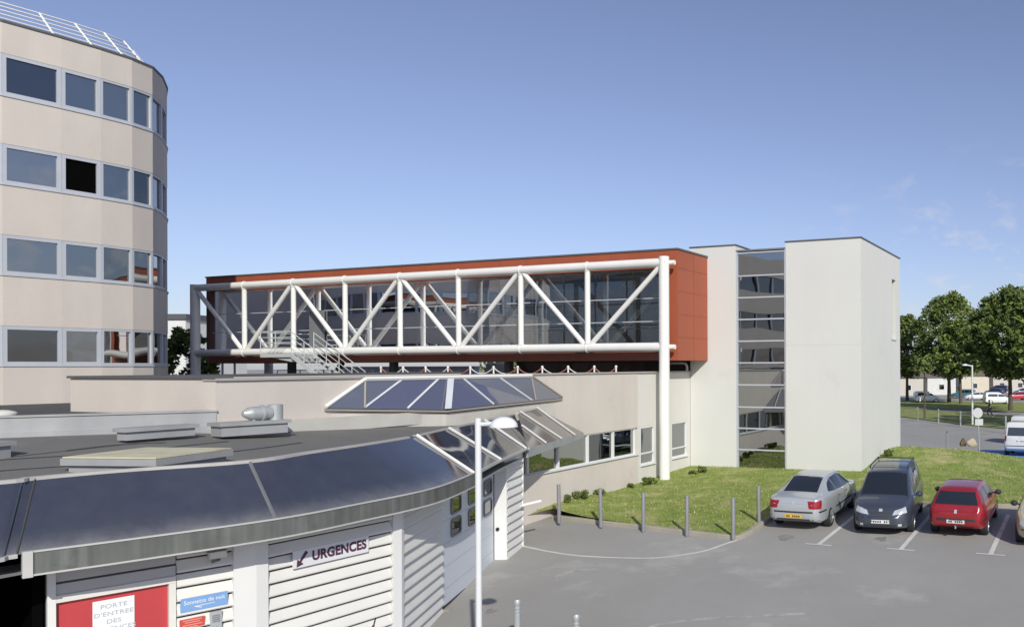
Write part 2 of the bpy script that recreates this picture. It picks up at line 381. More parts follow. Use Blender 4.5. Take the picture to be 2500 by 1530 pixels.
# grass blades
mb = MB(); rnd = random.Random(5)
def inside(x, y, poly):
    c = False
    for i in range(len(poly)):
        x1, y1 = poly[i - 1][:2]; x2, y2 = poly[i][:2]
        if (y1 > y) != (y2 > y) and x < (x2 - x1) * (y - y1) / (y2 - y1) + x1: c = not c
    return c
cnt = 0
while cnt < 15000:
    x = rnd.uniform(-9, 14); y = rnd.uniform(24, 42.5)
    if not inside(x, y, LAWN): continue
    cnt += 1
    h = rnd.uniform(.03, .085) * (1.6 if rnd.random() < .05 else 1); a = rnd.uniform(0, 6.28); ww = rnd.uniform(.012, .03)
    p = Vector((x, y, lz(x, y) - .01)); e = Vector((math.cos(a), math.sin(a), 0)); l = Vector((rnd.uniform(-.04, .04), rnd.uniform(-.04, .04), h))
    mb.add([p - e * ww, p + e * ww, p + l], [(0, 1, 2)], rnd.choice((0, 0, 1, 2)))
BL1 = mat('grass_blade', (.19, .24, .06), .8, .2, 3); BL2 = mat('grass_blade_pale', (.27, .31, .09), .8, .2, 3); BL3 = mat('grass_blade_dry', (.38, .36, .17), .8, .2, 3)
tag(mb.build('grass', [BL1, BL2, BL3]), 'short grass blades over the lawn', 'grass', kind='stuff')

# painted lines on the asphalt (sheets just above it)
def ribbon(mb, pts, wd, dz=.006):
    rows = []
    for i, p in enumerate(pts):
        t = pts[min(i + 1, len(pts) - 1)] - pts[max(i - 1, 0)]; t.z = 0; t.normalize(); n = Vector((-t.y, t.x, 0)) * wd / 2
        rows.append([Vector((q.x, q.y, gz(q.x, q.y) + dz)) for q in (p - n, p + n)])
    mb.grid(rows, smooth=False, flip=True)
def smoothline(P, n=8):
    out = []
    for i in range(len(P) - 1):
        p0 = P[max(i - 1, 0)]; p1 = P[i]; p2 = P[i + 1]; p3 = P[min(i + 2, len(P) - 1)]
        for k in range(n):
            t = k / n
            out.append(.5 * ((2 * p1) + (p2 - p0) * t + (2 * p0 - 5 * p1 + 4 * p2 - p3) * t * t + (3 * p1 - p0 - 3 * p2 + p3) * t ** 3))
    out.append(P[-1]); return out
arc = smoothline([gp(1252, 1312), gp(1325, 1327), gp(1400, 1337), gp(1520, 1342), gp(1600, 1340), gp(1690, 1326), gp(1745, 1308), gp(1773, 1299)])
mb = MB(); ribbon(mb, arc, .10); tag(mb.build('painted_arc', WPAINT), 'thin curved pale line on the asphalt before the lawn', 'road marking', kind='structure')
T1 = hit(1999, 1328.); T2 = hit(2199.6, 1339.9); T3 = hit(2418.6, 1351.8)
for T in (T1, T2, T3, T3 + (T3 - T2)):
    mb = MB(); n = 9; ribbon(mb, [T + D2 * (4.9 * i / n) for i in range(n + 1)], .13)
    ribbon(mb, [T + D1 * x - D2 * .05 for x in (-.38, 0, .38)], .09, .010)
    tag(mb.build('bay_line', WPAINT), 'white parking bay line with a short cross bar', 'road marking', kind='structure')
mb = MB(); ribbon(mb, smoothline([gp(1535, 1520), gp(1600, 1499), gp(1700, 1488), gp(1820, 1481), gp(1950, 1475)]), .16, .004); tag(mb.build('worn_line', mat('worn_pale_asphalt', (.40, .385, .36), .9, .3, 4, stain=((.32, .31, .29), 3, .45, .6))), 'faint worn pale arc on the asphalt', 'road marking', kind='structure')
mb = MB(); ribbon(mb, smoothline([gp(1330, 1395), gp(1375, 1374), gp(1440, 1369)]), .22, .004); tag(mb.build('worn_line', bpy.data.materials['worn_pale_asphalt']), 'pale scuff on the asphalt', 'road marking', kind='structure')
OIL = mat('oil_stained_asphalt', (.235, .228, .22), .75, .35, 5)
for k_, (x_, y_, r_) in enumerate(((1890, 1292, .26), (2120, 1296, .2), (1180, 1470, .12))):
    c_ = gp(x_, y_); rn_ = random.Random(k_); a_ = [r_ * rn_.uniform(.55, 1.15) for _ in range(14)]
    mb = MB(); mb.add([Vector((c_.x + a_[q] * math.cos(q * .4488), c_.y + a_[q] * 1.5 * math.sin(q * .4488), 0)) for q in range(14)], [tuple(range(14))])
    for v_ in mb.v: v_.z = gz(v_.x, v_.y) + .004
    tag(mb.build('oil_stain', OIL), 'dark oil stain on the asphalt', 'stain', kind='structure')
BLUEP = mat('blue_bay_paint', (.10, .24, .55), .8, .1, 1)

# ------------------------------------------------------------------ footbridge
COLB = hit(1623, 1174)
def B(t, o, z): return Vector((COLB.x, COLB.y, 0)) + D1 * t + D2 * o + UP * z
BO = Vector((COLB.x, COLB.y, 0))
bridge = thing('footbridge', 'white tubular truss footbridge with glazed corridor and terracotta red cladding', 'footbridge', (COLB.x, COLB.y, COLB.z))
TL = 27.95
mb = MB(); mb.fbox(BO, D1, D2, -.33, TL, .55, 3.36, 4.08, 4.80)
mb.build('roof_cladding', RED, bridge)
mb = MB(); mb.fbox(BO, D1, D2, -.37, TL + .04, .51, 3.36, 4.803, 4.87); mb.build('roof_coping', DARKTRIM, bridge)
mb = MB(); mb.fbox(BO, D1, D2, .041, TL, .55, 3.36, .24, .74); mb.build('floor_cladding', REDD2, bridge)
mb = MB(); mb.fbox(BO, D1, D2, -.331, .04, .549, 3.362, .239, 4.078); mb.build('end_wall', RED, bridge)
mb = MB()
for z in (1.18, 2.13, 3.08, 4.03): mb.fbox(BO, D1, D2, -.3345, -.28, .57, 3.36, z, z + .022)
mb.fbox(BO, D1, D2, -.3345, -.28, 2.0, 2.02, .25, 4.8)
mb.build('cladding_joint', REDJ, bridge)
mb = MB()
for i in range(1, 20): mb.fbox(BO, D1, D2, i * 1.44, i * 1.44 + .015, .547, .6, 4.1, 4.8)
mb.build('fascia_joint', REDJ, bridge)
mb = MB(); mb.fbox(BO, D1, D2, TL - .25, TL, .553, 3.36, .742, 4.078); mb.build('end_wall', mat('dark_end_cladding', (.10, .05, .04), .6), bridge)
nb = 8; ts = [0, 3.66, 7.09, 10.52, 13.95, 17.39, 20.83, 24.3, 28.0]
# glazing: one pane per bay, near and far side
for i in range(nb):
    a, b = ts[i] + (.06 if i == 0 else 0), min(ts[i + 1], TL - .25)
    mb = MB(); mb.quad(B(a, .70, .745), B(b, .70, .745), B(b, .70, 4.075), B(a, .70, 4.075)); mb.build('glass_pane', BGLASS, bridge)
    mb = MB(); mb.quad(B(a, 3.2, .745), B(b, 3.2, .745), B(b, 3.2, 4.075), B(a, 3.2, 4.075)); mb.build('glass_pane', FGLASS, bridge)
mb = MB()
for z in (1.86, 2.83): mb.fbox(BO, D1, D2, .05, TL - .26, .685, .696, z, z + .035)
mb.fbox(BO, D1, D2, .05, TL - .26, .65, .696, .745, .80)
mb.build('near_transom', MULLION, bridge)
mb = MB()
for i in range(nb):
    for t in (ts[i] + .02, (ts[i] + ts[i + 1]) / 2):
        if t < .1: t = .1
        mb.fbox(BO, D1, D2, t, t + .03, .702, .76, .745, 4.075)
mb.build('near_mullion', DGREYALU, bridge)
mb = MB()
for z in (1.86, 2.83): mb.fbox(BO, D1, D2, .05, TL - .26, 3.205, 3.26, z, z + .05)
for i in range(nb):
    for t in (ts[i] + .02, (ts[i] + ts[i + 1]) / 2): mb.fbox(BO, D1, D2, max(t, .1), max(t, .1) + .06, 3.207, 3.255, .745, 4.075)
mb.build('far_mullion', DGREYALU, bridge)
mb = MB(); mb.fbox(BO, D1, D2, .06, TL - .26, .77, 3.15, .742, .76); mb.build('corridor_floor', mat('corridor_lino', (.22, .22, .22), .5), bridge)
mb = MB(); mb.fbox(BO, D1, D2, .06, TL - .26, .77, 3.15, 4.05, 4.077); mb.build('corridor_ceiling', mat('corridor_ceiling', (.30, .28, .27), .8), bridge)
mb = MB(); mb.tube([B(.1, 3.12, 1.72), B(TL - .3, 3.12, 1.72)], .025, 8)
mb.build('handrail', MULLION, bridge)
zt, zb = 4.22, .785
for side, off in (('near', 0.), ('far', 4.15)):
    t0 = 0. if side == 'near' else 3.66
    for z in (zt, zb):
        mb = MB(); mb.tube([B(t0 - (.15 if side == 'near' else 0), off, z), B(28.1, off, z)], .185, 16)
        for t in ts[1:-1]:
            if t < t0 + .1: continue
            mb.tube([B(t - .025, off, z), B(t + .025, off, z)], .215, 16)
        mb.build('chord', STEEL, bridge)
    for i, t in enumerate(ts):
        if t < t0: continue
        if i == 0:
            mb = MB(); mb.tube([B(0, 0, COLB.z - .2), B(0, 0, 4.46)], .215, 20)
            mb.tube([B(-.15, .15, zt), B(-.42, .15, zt)], .10, 12); mb.tube([B(-.15, .15, zb), B(-.42, .15, zb)], .10, 12)
            mb.build('column', STEEL, bridge)
        elif i == 8:
            mb = MB(); mb.tube([B(t, off, -1.2), B(t, off, 4.40)], .225, 20); mb.build('column', STEEL, bridge)
        else:
            mb = MB(); mb.tube([B(t, off, zb + .05), B(t, off, zt - .05)], .118, 14)
            # gusset fins at the nodes
            mb.tube([B(t, off, zt - .20), B(t, off, zt - .17)], .15, 12); mb.tube([B(t, off, zb + .17), B(t, off, zb + .20)], .15, 12)
            mb.build('truss_post', STEEL, bridge)
    up = True
    for i in range(8, 0, -1):
        a, b = ts[i], ts[i - 1]
        if b < t0 - .1: continue
        if side == 'far' and not up: up = not up; continue
        za, zc = (zt, zb) if up else (zb, zt)
        s = .14
        mb = MB(); mb.tube([B(a - s, off, za + (-.12 if up else .12)), B(b + s, off, zc + (.12 if up else -.12))], .108, 14)
        mb.build('diagonal', STEEL, bridge); up = not up
for t in (23.0, 16., 9.):
    mb = MB(); mb.fbox(BO, D1, D2, t, t + .3, 1.6, 1.9, -1.2, .238); mb.build('support', DARKTRIM, bridge)
mb = MB(); mb.tube([B(20.8, 1.75, -1.2), B(19.6, 1.75, .23)], .14, 8); mb.build('brace', DARKTRIM, bridge)

# ------------------------------------------------------------------ white stair tower
TE = B(-.25, 3.40, 0)            # where the bridge's end wall meets the tower front
def T(t, o, z): return TE + D1 * t + D2 * o + UP * z
TB = -5.2
tower = thing('stair_tower', 'white rendered stair tower with a tall glazed strip and dark coping', 'tower', (TE.x, TE.y, -4.6))
mb = MB(); mb.fbox(TE, D1, D2, -1.43, .8, 0, 7.3, TB, 5.27); mb.build('left_wall', WHITE, tower)
mb = MB(); mb.fbox(TE, D1, D2, -7.1, -3.77, 0, 7.35, TB, 5.27); rw = mb.build('right_wall', WHITE, tower)
cut = MB(); cut.fbox(TE, D1, D2, -7.4, -6.75, 5.5, 6.45, 1.26, 4.12); cu = cut.build('cutter', WHITE, tower)
boolean_cut(rw, [cu], 'right_wall')
mb = MB(); mb.fbox(TE, D1, D2, -6.85, -6.80, 5.45, 6.5, 1.2, 4.2); mb.build('slit_window', WGLASSD, tower)
mb = MB()
mb.fbox(TE, D1, D2, -7.13, -6.85, 5.44, 5.50, 1.20, 4.12); mb.fbox(TE, D1, D2, -7.13, -6.85, 5.44, 6.45, 1.18, 1.24)
mb.build('slit_frame', GREYALU, tower)
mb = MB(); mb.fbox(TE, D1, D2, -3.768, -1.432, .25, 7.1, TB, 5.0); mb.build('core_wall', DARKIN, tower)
zs = [-4.60, -3.66, -2.73, -1.80, -.83, .13, 1.08, 2.03, 2.98, 3.93, 4.93]
for a, b in zip(zs, zs[1:]):
    mb = MB(); mb.fbox(TE, D1, D2, -3.70, -1.50, .12, .16, a + .03, b - .03); mb.build('glass_pane', TGLASS, tower)
mb = MB()
for z in zs: mb.fbox(TE, D1, D2, -3.70, -1.50, .06, .20, z - .03, z + .03)
mb.build('transom', GREYALU, tower)
mb = MB(); mb.fbox(TE, D1, D2, -3.767, -3.70, .03, .22, TB, 5.0); mb.fbox(TE, D1, D2, -1.50, -1.433, .03, .22, TB, 5.0); mb.build('side_frame', GREYALU, tower)
mb = MB(); mb.fbox(TE, D1, D2, -3.77, -1.43, .02, .4, 5.002, 5.07); mb.build('glazing_cap', DGREYALU, tower)
mb = MB(); mb.fbox(TE, D1, D2, -1.46, .83, -.03, 7.33, 5.272, 5.33); mb.fbox(TE, D1, D2, -7.13, -3.74, -.03, 7.38, 5.272, 5.33); mb.build('coping', DARKTRIM, tower)
mb = MB(); mb.fbox(TE, D1, D2, -7.1, -3.78, -.0025, .02, .86, .872)
mb.build('wall_joint', WGROOVE, tower)

# ------------------------------------------------------------------ low beige building (wall W along D2)
WP = B(.55, 0, 0)
def W(u, o, z): return WP + D2 * u + D1 * o + UP * z      # o > 0 into the building
def wu(px, py=1000): return (pl(px, py, WP, D1) - WP).dot(D2)
low = thing('low_building', 'long low beige rendered building with ribbon windows behind the lawn', 'building', (WP.x, WP.y, -4.7))
UC = wu(527)            # left corner of the long wall
UJ = wu(1557)           # joint between beige and pale section
UE = 3.95
zh, zsill = -2.42, -3.50
U0 = wu(1262)
mb = MB(); mb.fbox(WP, D2, D1, U0, UJ, 0, .3, -5.6, zsill); mb.fbox(WP, D2, D1, U0, UJ, 0, .3, zh, -.27); mb.fbox(WP, D2, D1, UC, U0, 0, .3, -5.6, -.27)
mb.build('long_wall', BEIGE2, low)
U2a, U2b, U3a, U3b = wu(1564), wu(1599), wu(1640), wu(1678)
mb = MB()
mb.fbox(WP, D2, D1, UJ, UE, .02, .3, -5.6, -3.95); mb.fbox(WP, D2, D1, UJ, UE, .02, .3, zh, -.27)
for a, b in ((UJ, U2a), (U2b, U3a), (U3b, UE)): mb.fbox(WP, D2, D1, a, b, .02, .3, -3.95, zh)
mb.build('pale_wall', PALE, low)
# coping of the long wall
mb = MB(); mb.fbox(WP, D2, D1, UC - .03, UE, -.05, .36, -.267, -.215); mb.build('coping', mat('stone_coping', (.36, .34, .32), .7, .1, 2), low)
# ribbon windows
def window(par, O, ex, en, a, b, z0, z1, fr, gl, fw=.06, ins=.06, mull=(), trans=(), depth=.05, name='window'):
    """frame flush with the wall, pane set back; en points outwards"""
    mb = MB(); e = en * -1
    mb.fbox(O, ex, e, a, a + fw, ins - depth, ins + .06, z0, z1); mb.fbox(O, ex, e, b - fw, b, ins - depth, ins + .06, z0, z1)
    mb.fbox(O, ex, e, a + fw, b - fw, ins - depth, ins + .06, z0, z0 + fw); mb.fbox(O, ex, e, a + fw, b - fw, ins - depth, ins + .06, z1 - fw, z1)
    for u in mull: mb.fbox(O, ex, e, u - fw * .45, u + fw * .45, ins - depth, ins + .06, z0 + fw, z1 - fw)
    for z in trans: mb.fbox(O, ex, e, a + fw, b - fw, ins - depth + .003, ins + .06, z - fw * .4, z + fw * .4)
    f = mb.build(name, fr, par)
    mb = MB(); mb.quad(O + ex * (a + fw) + e * (ins + .03) + UP * (z0 + fw), O + ex * (b - fw) + e * (ins + .03) + UP * (z0 + fw), O + ex * (b - fw) + e * (ins + .03) + UP * (z1 - fw), O + ex * (a + fw) + e * (ins + .03) + UP * (z1 - fw))
    p = mb.build('pane', gl, f); return f
edges = [wu(x) for x in (1266, 1291, 1366, 1438, 1500, 1553)]
for i, (a, b) in enumerate(zip(edges, edges[1:])):
    window(low, WP, D2, -D1, a + .004, b - .004, zsill + .035, zh - .002, WFRAME, WGLASSD if i in (3,) else WGLASS, .042, .09)
mb = MB(); mb.fbox(WP, D2, D1, U0, UJ - .003, -.07, .12, zsill + .002, zsill + .033); mb.build('sill', WFRAME, low)
window(low, WP, D2, -D1, U2a + .004, U2b - .004, -3.948, zh - .002, WFRAME, WGLASS, .06, .08, trans=(-3.5,))
window(low, WP, D2, -D1, U3a + .004, U3b - .004, -3.948, zh - .002, WFRAME, WGLASS, .06, .08, trans=(-3.55,))
mb = MB(); mb.fbox(WP, D2, D1, U2a, U2b, -.06, .08, -3.99, -3.952); mb.fbox(WP, D2, D1, U3a, U3b, -.06, .08, -3.99, -3.952); mb.build('sill', WFRAME, low)
# dark lining behind the ribbon
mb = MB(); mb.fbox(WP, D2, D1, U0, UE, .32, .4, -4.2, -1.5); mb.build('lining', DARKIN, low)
# downpipe at the tower corner
dp = T(.92, -.10, 0)
mb = MB(); mb.tube([Vector((dp.x, dp.y, -4.7)), Vector((dp.x, dp.y, -.02)), Vector((dp.x, dp.y, .10)) + D1 * .06, Vector((dp.x, dp.y, .13)) + D1 * .2, Vector((dp.x, dp.y, .13)) + D1 * .9], .06, 10); mb.build('downpipe', STEEL, low)
# left wing wall along D1 and its return
WC = W(UC, 0, 0); TLW = 4.76
mb = MB(); mb.fbox(WC, D1, D2, .302, TLW, .0, .3, -1.5, -.222); mb.fbox(WC, D1, D2, TLW - .3, TLW, .3, 12, -1.5, -.222); mb.build('left_wall', BEIGE2, low)
mb = MB(); mb.fbox(WC, D1, D2, -.03, TLW + .05, -.05, .36, -.219, -.165); mb.fbox(WC, D1, D2, TLW - .32, TLW + .05, .36, 12, -.219, -.165); mb.build('coping', DARKTRIM, low)
# roof deck behind the parapet
mb = MB()
a, b = W(UC, .3, -1.2), W(UE, .3, -1.2)
mb.prism([W(UC + .3, .31, -1.26), W(9, .31, -1.26), W(9, 34, -1.26), W(UC + .3, 34, -1.26)], UP * .06); mb.build('roof_deck', FELTD, low)

# ------------------------------------------------------------------ round building
def zr(z): return z
RV = [(-31.5, 22.6), (-29.3, 24.0), (-27.3, 25.6), (-25.70, 27.36), (-24.93, 28.75), (-24.42, 29.80), (-24.06, 30.78), (-23.97, 31.67), (-24.40, 32.75), (-25.19, 34.07), (-26.0, 35.1), (-26.95, 35.85), (-28.1, 36.4), (-29.4, 36.7), (-31, 36.9), (-38, 36.5), (-40, 26)]
RV = [Vector((x, y, 0)) for x, y in RV]
ofc = thing('round_office_building', 'tall beige office building with rounded faceted corner and ribbon windows', 'building', (-27, 31, -5))
ZR = 11.5
bands = [(.12, 1.43), (3.14, 4.46), (6.15, 7.47), (9.09, 10.47)]
def ring(mb, z0, z1, inset=0, m=0, n0=0, n1=None):
    n1 = n1 or len(RV)
    cx = Vector((-31, 30, 0))
    for i in range(n0, n1):
        a, b = RV[i], RV[(i + 1) % len(RV)]
        if inset: a = a + (cx - a).normalized() * inset; b = b + (cx - b).normalized() * inset
        mb.quad(a + UP * z0, b + UP * z0, b + UP * z1, a + UP * z1, m)
walls = [(-5.5, .12)] + [(bands[i][1], bands[i + 1][0]) for i in range(3)] + [(bands[3][1], ZR)]
for z0, z1 in walls:
    mb = MB(); ring(mb, z0, z1)
    # soffit lip back to the window plane
    cx = Vector((-31, 30, 0))
    for zz, fl in ((z0, True), (z1, False)):
        for i in range(len(RV)):
            a, b = RV[i], RV[(i + 1) % len(RV)]; a2 = a + (cx - a).normalized() * .2; b2 = b + (cx - b).normalized() * .2
            q = (a + UP * zz, b + UP * zz, b2 + UP * zz, a2 + UP * zz)
            mb.quad(*(q[::-1] if fl else q))
    mb.build('spandrel', BEIGE, ofc)
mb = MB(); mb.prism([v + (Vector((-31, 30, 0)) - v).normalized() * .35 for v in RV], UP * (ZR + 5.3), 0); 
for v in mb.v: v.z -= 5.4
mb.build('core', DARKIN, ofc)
mb = MB(); mb.prism([v + UP * (ZR + .002) - (Vector((-31, 30, 0)) - v).normalized() * .04 for v in RV], UP * .07); mb.build('coping', DARKTRIM, ofc)
# dark sill lines over/under each window band
mb = MB()
for z0, z1 in bands:
    for zz in (z0 - .05, z1 + .0):
        for i in range(len(RV)):
            a, b = RV[i], RV[(i + 1) % len(RV)]; o1 = -(Vector((-31, 30, 0)) - a).normalized() * .035; o2 = -(Vector((-31, 30, 0)) - b).normalized() * .035
            if zz < z0:
                mb.quad(a + o1 + UP * zz, b + o2 + UP * zz, b + o2 + UP * (zz + .045), a + o1 + UP * (zz + .045)); mb.quad(a + o1 + UP * (zz + .045), b + o2 + UP * (zz + .045), b - o2 + UP * (zz + .045), a - o1 + UP * (zz + .045))
                mb.quad(a - o1 * 0 + UP * zz, b - o2 * 0 + UP * zz, b + o2 + UP * zz, a + o1 + UP * zz)
mb.build('sill', GREYALU, ofc)
rnd = random.Random(4)
for bi, (z0, z1) in enumerate(bands):
    for i in range(len(RV)):
        a, b = RV[i], RV[(i + 1) % len(RV)]; ex = (b - a); Lf = ex.length; ex.normalize(); en = Vector((ex.y, -ex.x, 0))
        n = max(1, round(Lf / 2.3)) if i in (0, 1, 2, 14, 15, 16) else 1
        for k in range(n):
            u0, u1 = Lf * k / n + .004, Lf * (k + 1) / n - .004
            opened = (bi == 2 and i == 4)  # open sash: the unlit room is painted as a flat black pane
            fr = window(ofc, a, ex, en, u0, u1, z0 + .003, z1 - .003, GREYALU, BLACK if opened else WGLASSD if (bi == 0 and i in (2, 3)) or (bi, i) in ((3, 3), (2, 6)) else rnd.choice(WGLASSV), .115 if i in (2, 3, 4) else .075, .06)  # dark bottom-row panes: reflected trees put into the glass tint
            if opened: fr['label'] = 'open window with a dark room behind'
mb = MB(); mb.box(-62, -36.9, 36.9, 49, -6, 11.3); mb.build('rear_wing', BEIGE, ofc)
mb = MB(); mb.box(-62.1, -36.85, 36.85, 49.1, 11.302, 11.4); mb.build('rear_coping', DARKTRIM, ofc)
for z0, z1 in ((-6, .1), (1.45, 3.1), (4.5, 6.1), (7.5, 9.0)):
    mb = MB(); mb.box(-46, -23.5, -2, 15, z0, z1); mb.build('side_wing_wall', BEIGE, ofc)
mb = MB(); mb.box(-45.8, -23.7, -1.8, 14.8, -5.9, 8.9); mb.build('side_wing_glazing', WGLASSD, ofc)
mb = MB()
for y_ in range(-2, 16, 2): mb.box(-23.69, -23.55, y_ - .08, y_ + .08, .1, 7.5)
mb.build('side_wing_mullion', GREYALU, ofc)
# slanting guard rail on the roof
cx = Vector((-31, 30, 0))
rail_base = [v + (cx - v).normalized() * .25 + UP * (ZR + .07) for v in RV[1:12]]
rail_top = [v + (cx - v).normalized() * .95 + UP * (ZR + .95) for v in RV[1:12]]
for j in range(1, 6):
    mb = MB(); mb.tube([p.lerp(q, j / 5) for p, q in zip(rail_base, rail_top)], .022, 6); mb.build('guard_rail', STEEL, ofc)
for i, (p, q) in enumerate(zip(rail_base, rail_top)):
    if i in (0,): continue
    for s in ((0, .5) if i < len(rail_base) - 1 and i in (1,) else (0,)):
        a = p.lerp(rail_base[min(i + 1, 10)], s); b = q.lerp(rail_top[min(i + 1, 10)], s)
        mb = MB(); mb.tube([a - UP * .02, b], .035, 6); mb.build('rail_post', STEEL, ofc)

# ------------------------------------------------------------------ emergency wing (curved shed in front)
wing = thing('emergency_wing', 'low curved emergency entrance wing with felt roof and sloping dark glass canopy', 'building', (-9, 16, -5.4))
ZE, ZG, ZF = -1.46, -2.33, -2.60
Ep = [Vector((-13.2, 7.2, ZE)), Vector((-11.4, 9.2, ZE))] + [atz(*dd(x, y), ZE) for x, y in ((0, 1158), (85, 1148), (300, 1130), (600, 1108), (740, 1088), (880, 1068), (1000, 1048), (1078, 1031), (1165, 1012), (1238, 997))]
Gp = [Vector((-12.6, 6.6, ZG)), Vector((-10.9, 8.6, ZG))] + [atz(*dd(x, y), ZG) for x, y in ((-45, 1350), (40, 1334), (335, 1296), (665, 1250), (860, 1214), (1040, 1176), (1138, 1139), (1203, 1106), (1264, 1079), (1271, 1077))]
NS = 6
ES = smoothline(Ep, NS); GS = smoothline(Gp, NS)
def loft(mb, A, Bv, m=0, smooth=True, flip=False): mb.grid([list(A), list(Bv)], m, smooth, flip)
seams = [0, 3 * NS, 5 * NS, 8 * NS, 9 * NS, 10 * NS, len(ES) - 1]
for a, b in zip(seams, seams[1:]):
    mb = MB(); loft(mb, [p + UP * .0 for p in GS[a:b + 1]], ES[a:b + 1]); mb.build('canopy_glass', CGLASS, wing, sharp=60)
def seam_bar(i, rad, m, lift=.02, name='seam_bar'):
    mb = MB(); n = (GS[i] - ES[i]).cross(ES[min(i + 1, len(ES) - 1)] - ES[i]).normalized()
    if n.z < 0: n = -n
    mb.tube([ES[i] + n * lift, GS[i] + n * lift], rad, 6, caps=True); mb.build(name, m, wing)
SEAMD = mat('canopy_sealant', (.05, .05, .05), .7); SEAMG = mat('canopy_seam_strip', (.14, .145, .15), .5)
seam_bar(3 * NS, .012, SEAMD, .004); seam_bar(5 * NS, .035, SEAMG, -.015)
for i in (8 * NS, 9 * NS, 10 * NS): seam_bar(i, .035, STEEL, .03, 'canopy_rib')
# roof edge strip and drip edges
def sweep(mb, P, prof, m=0):
    rows = []
    for i, p in enumerate(P):
        t = P[min(i + 1, len(P) - 1)] - P[max(i - 1, 0)]; t.z = 0; t.normalize(); n = Vector((t.y, -t.x, 0))
        rows.append([p + n * a + UP * h for a, h in prof])
    mb.grid(rows, m, False)
    mb.add(rows[0], [tuple(range(len(prof)))], m); mb.add(rows[-1], [tuple(range(len(prof)))[::-1]], m)
EDGE = mat('roof_edge_strip', (.42, .40, .38), .6, .1, 2)
mb = MB(); sweep(mb, ES[:8 * NS], [(.03, -.035), (.03, .012), (-.05, .015), (-.05, -.05)]); sweep(mb, ES[8 * NS:], [(.02, -.04), (.02, .012), (-.06, .015), (-.06, -.05)]); mb.build('roof_edge', EDGE, wing)
i0 = 3 * NS + 1; i1 = 8 * NS + 2
GF = GS[i0:i1]
mb = MB(); sweep(mb, GF, [(-.04, ZF - ZG), (.03, ZF - ZG), (.03, .01), (-.04, .01)]); mb.build('fascia', GUTTER, wing)
DRIP = mat('zinc_drip_edge', (.46, .45, .43), .6)
mb = MB(); sweep(mb, GF, [(-.04, ZF - ZG - .018), (.05, ZF - ZG - .018), (.05, ZF - ZG + .004), (-.04, ZF - ZG + .004)]); sweep(mb, GF, [(.0, .008), (.045, .008), (.045, .03), (.0, .03)]); mb.build('drip_edge', DRIP, wing)
mb = MB(); sweep(mb, GS[:i0], [(-.04, -.04), (.03, -.04), (.03, .012), (-.04, .012)]); mb.build('drip_edge', DRIP, wing)
mb = MB(); sweep(mb, GS[i1 - 1:], [(-.04, -.05), (.03, -.05), (.03, .012), (-.04, .012)]); mb.build('drip_edge', DRIP, wing)
for p, q, sg in ((GS[i0], GS[i0 + 1], -1), (GS[i1 - 1], GS[i1 - 2], -1)):
    t = (p - q); t.z = 0; t.normalize(); n = Vector((-t.y, t.x, 0)) * sg
    mb = MB(); mb.fbox(p, t, n, 0, .10, -.06, .06, ZF - ZG - .03, .03); mb.build('fascia_end', DRIP, wing)
# walls
W1 = Vector((-9.86, 11.11, 0)); W3 = Vector((-8.31, 13.04, 0)); W5 = Vector((-7.15, 15.45, 0)); W6 = Vector((-7.39, 18.05, 0)); W7 = Vector((-7.66, 22.25, 0))
wf = [W1, W3, W5, W6, W7]
# soffit
mb = MB(); 
sof = [W1 + Vector((-1.5, -1.6, 0)), W1, W3, W5, W6, W7]
so2 = [GS[NS * 2], GS[i0], GS[5 * NS], GS[int(6.8 * NS)], GS[int(7.9 * NS)], GS[10 * NS]]
mb.grid([[Vector((p.x, p.y, ZF + .02)) for p in sof], [Vector((p.x, p.y, ZF + .02)) for p in so2]], 0, False); mb.build('soffit', mat('soffit_board', (.25, .25, .25), .7), wing)
def frame(a, b):
    ex = (b - a); L = ex.length; ex.normalize(); en = Vector((ex.y, -ex.x, 0)); return a, ex, en, L
def wallx(O, ex, en, px):       # distance along a wall at a photo column
    p = pl(px, 1400, O, en); return (p - O).dot(ex)
def louvre(O, ex, en, a, b, z0, z1, pitch, m=CREAMW, name='louvre_panel', depth=.075):
    mb = MB(); z = z1; k = 0
    while z > z0 + .02:
        zl = max(z - pitch, z0)
        # each slat: a tilted board with a rounded lip at its foot
        prof = [(.0, z - .034), (.012, z - .036), (depth, zl + .045), (depth + .005, zl + .02), (depth - .008, zl + .002), (.0, zl + .006)]
        r0 = [O + ex * a + en * p + UP * h for p, h in prof]; r1 = [O + ex * b + en * p + UP * h for p, h in prof]
        mb.grid([r0, r1], 0, False); mb.add(r0, [tuple(range(6))[::-1]]); mb.add(r1, [tuple(range(6))])
        z = zl
    return mb.build(name, m, wing)
def zatw(O, en, px, py): return pl(px, py, O, en).z
# facet A: red entrance panel, signs
A = frame(W1, W3); Bf = frame(W3, W5); Cf = frame(W5, W6); Df = frame(W6, W7)
for (O, ex, en, L) in (A, Bf, Cf):
    mb = MB(); mb.fbox(O, ex, en, 0, L, -.3, -.02, -5.9, ZF + .3); mb.build('wall_core', mat('louvre_back', (.10, .10, .10), .8) if 'louvre_back' not in bpy.data.materials else bpy.data.materials['louvre_back'], wing)
O, ex, en, L = A
xa = lambda px: wallx(O, ex, en, px)
x0, x1, x2, x3, x4 = xa(113), xa(134), xa(410), xa(427), xa(563)
zA = zatw(O, en, 285, 1440)      # top of red panel
zR0 = zatw(O, en, 146, 1472)
mb = MB(); mb.fbox(O, ex, en, x0, x1, -.02, .06, -5.9, ZF); mb.build('door_post', PILW, wing)
mb = MB(); mb.fbox(O, ex, en, x2, x3, -.02, .05, -5.9, zR0 + .02); mb.build('door_post', CREAMW, wing)
mb = MB(); mb.fbox(O, ex, en, x1, x3, -.02, .055, zR0 + .022, zR0 + .12); mb.build('door_head', CREAMW, wing)
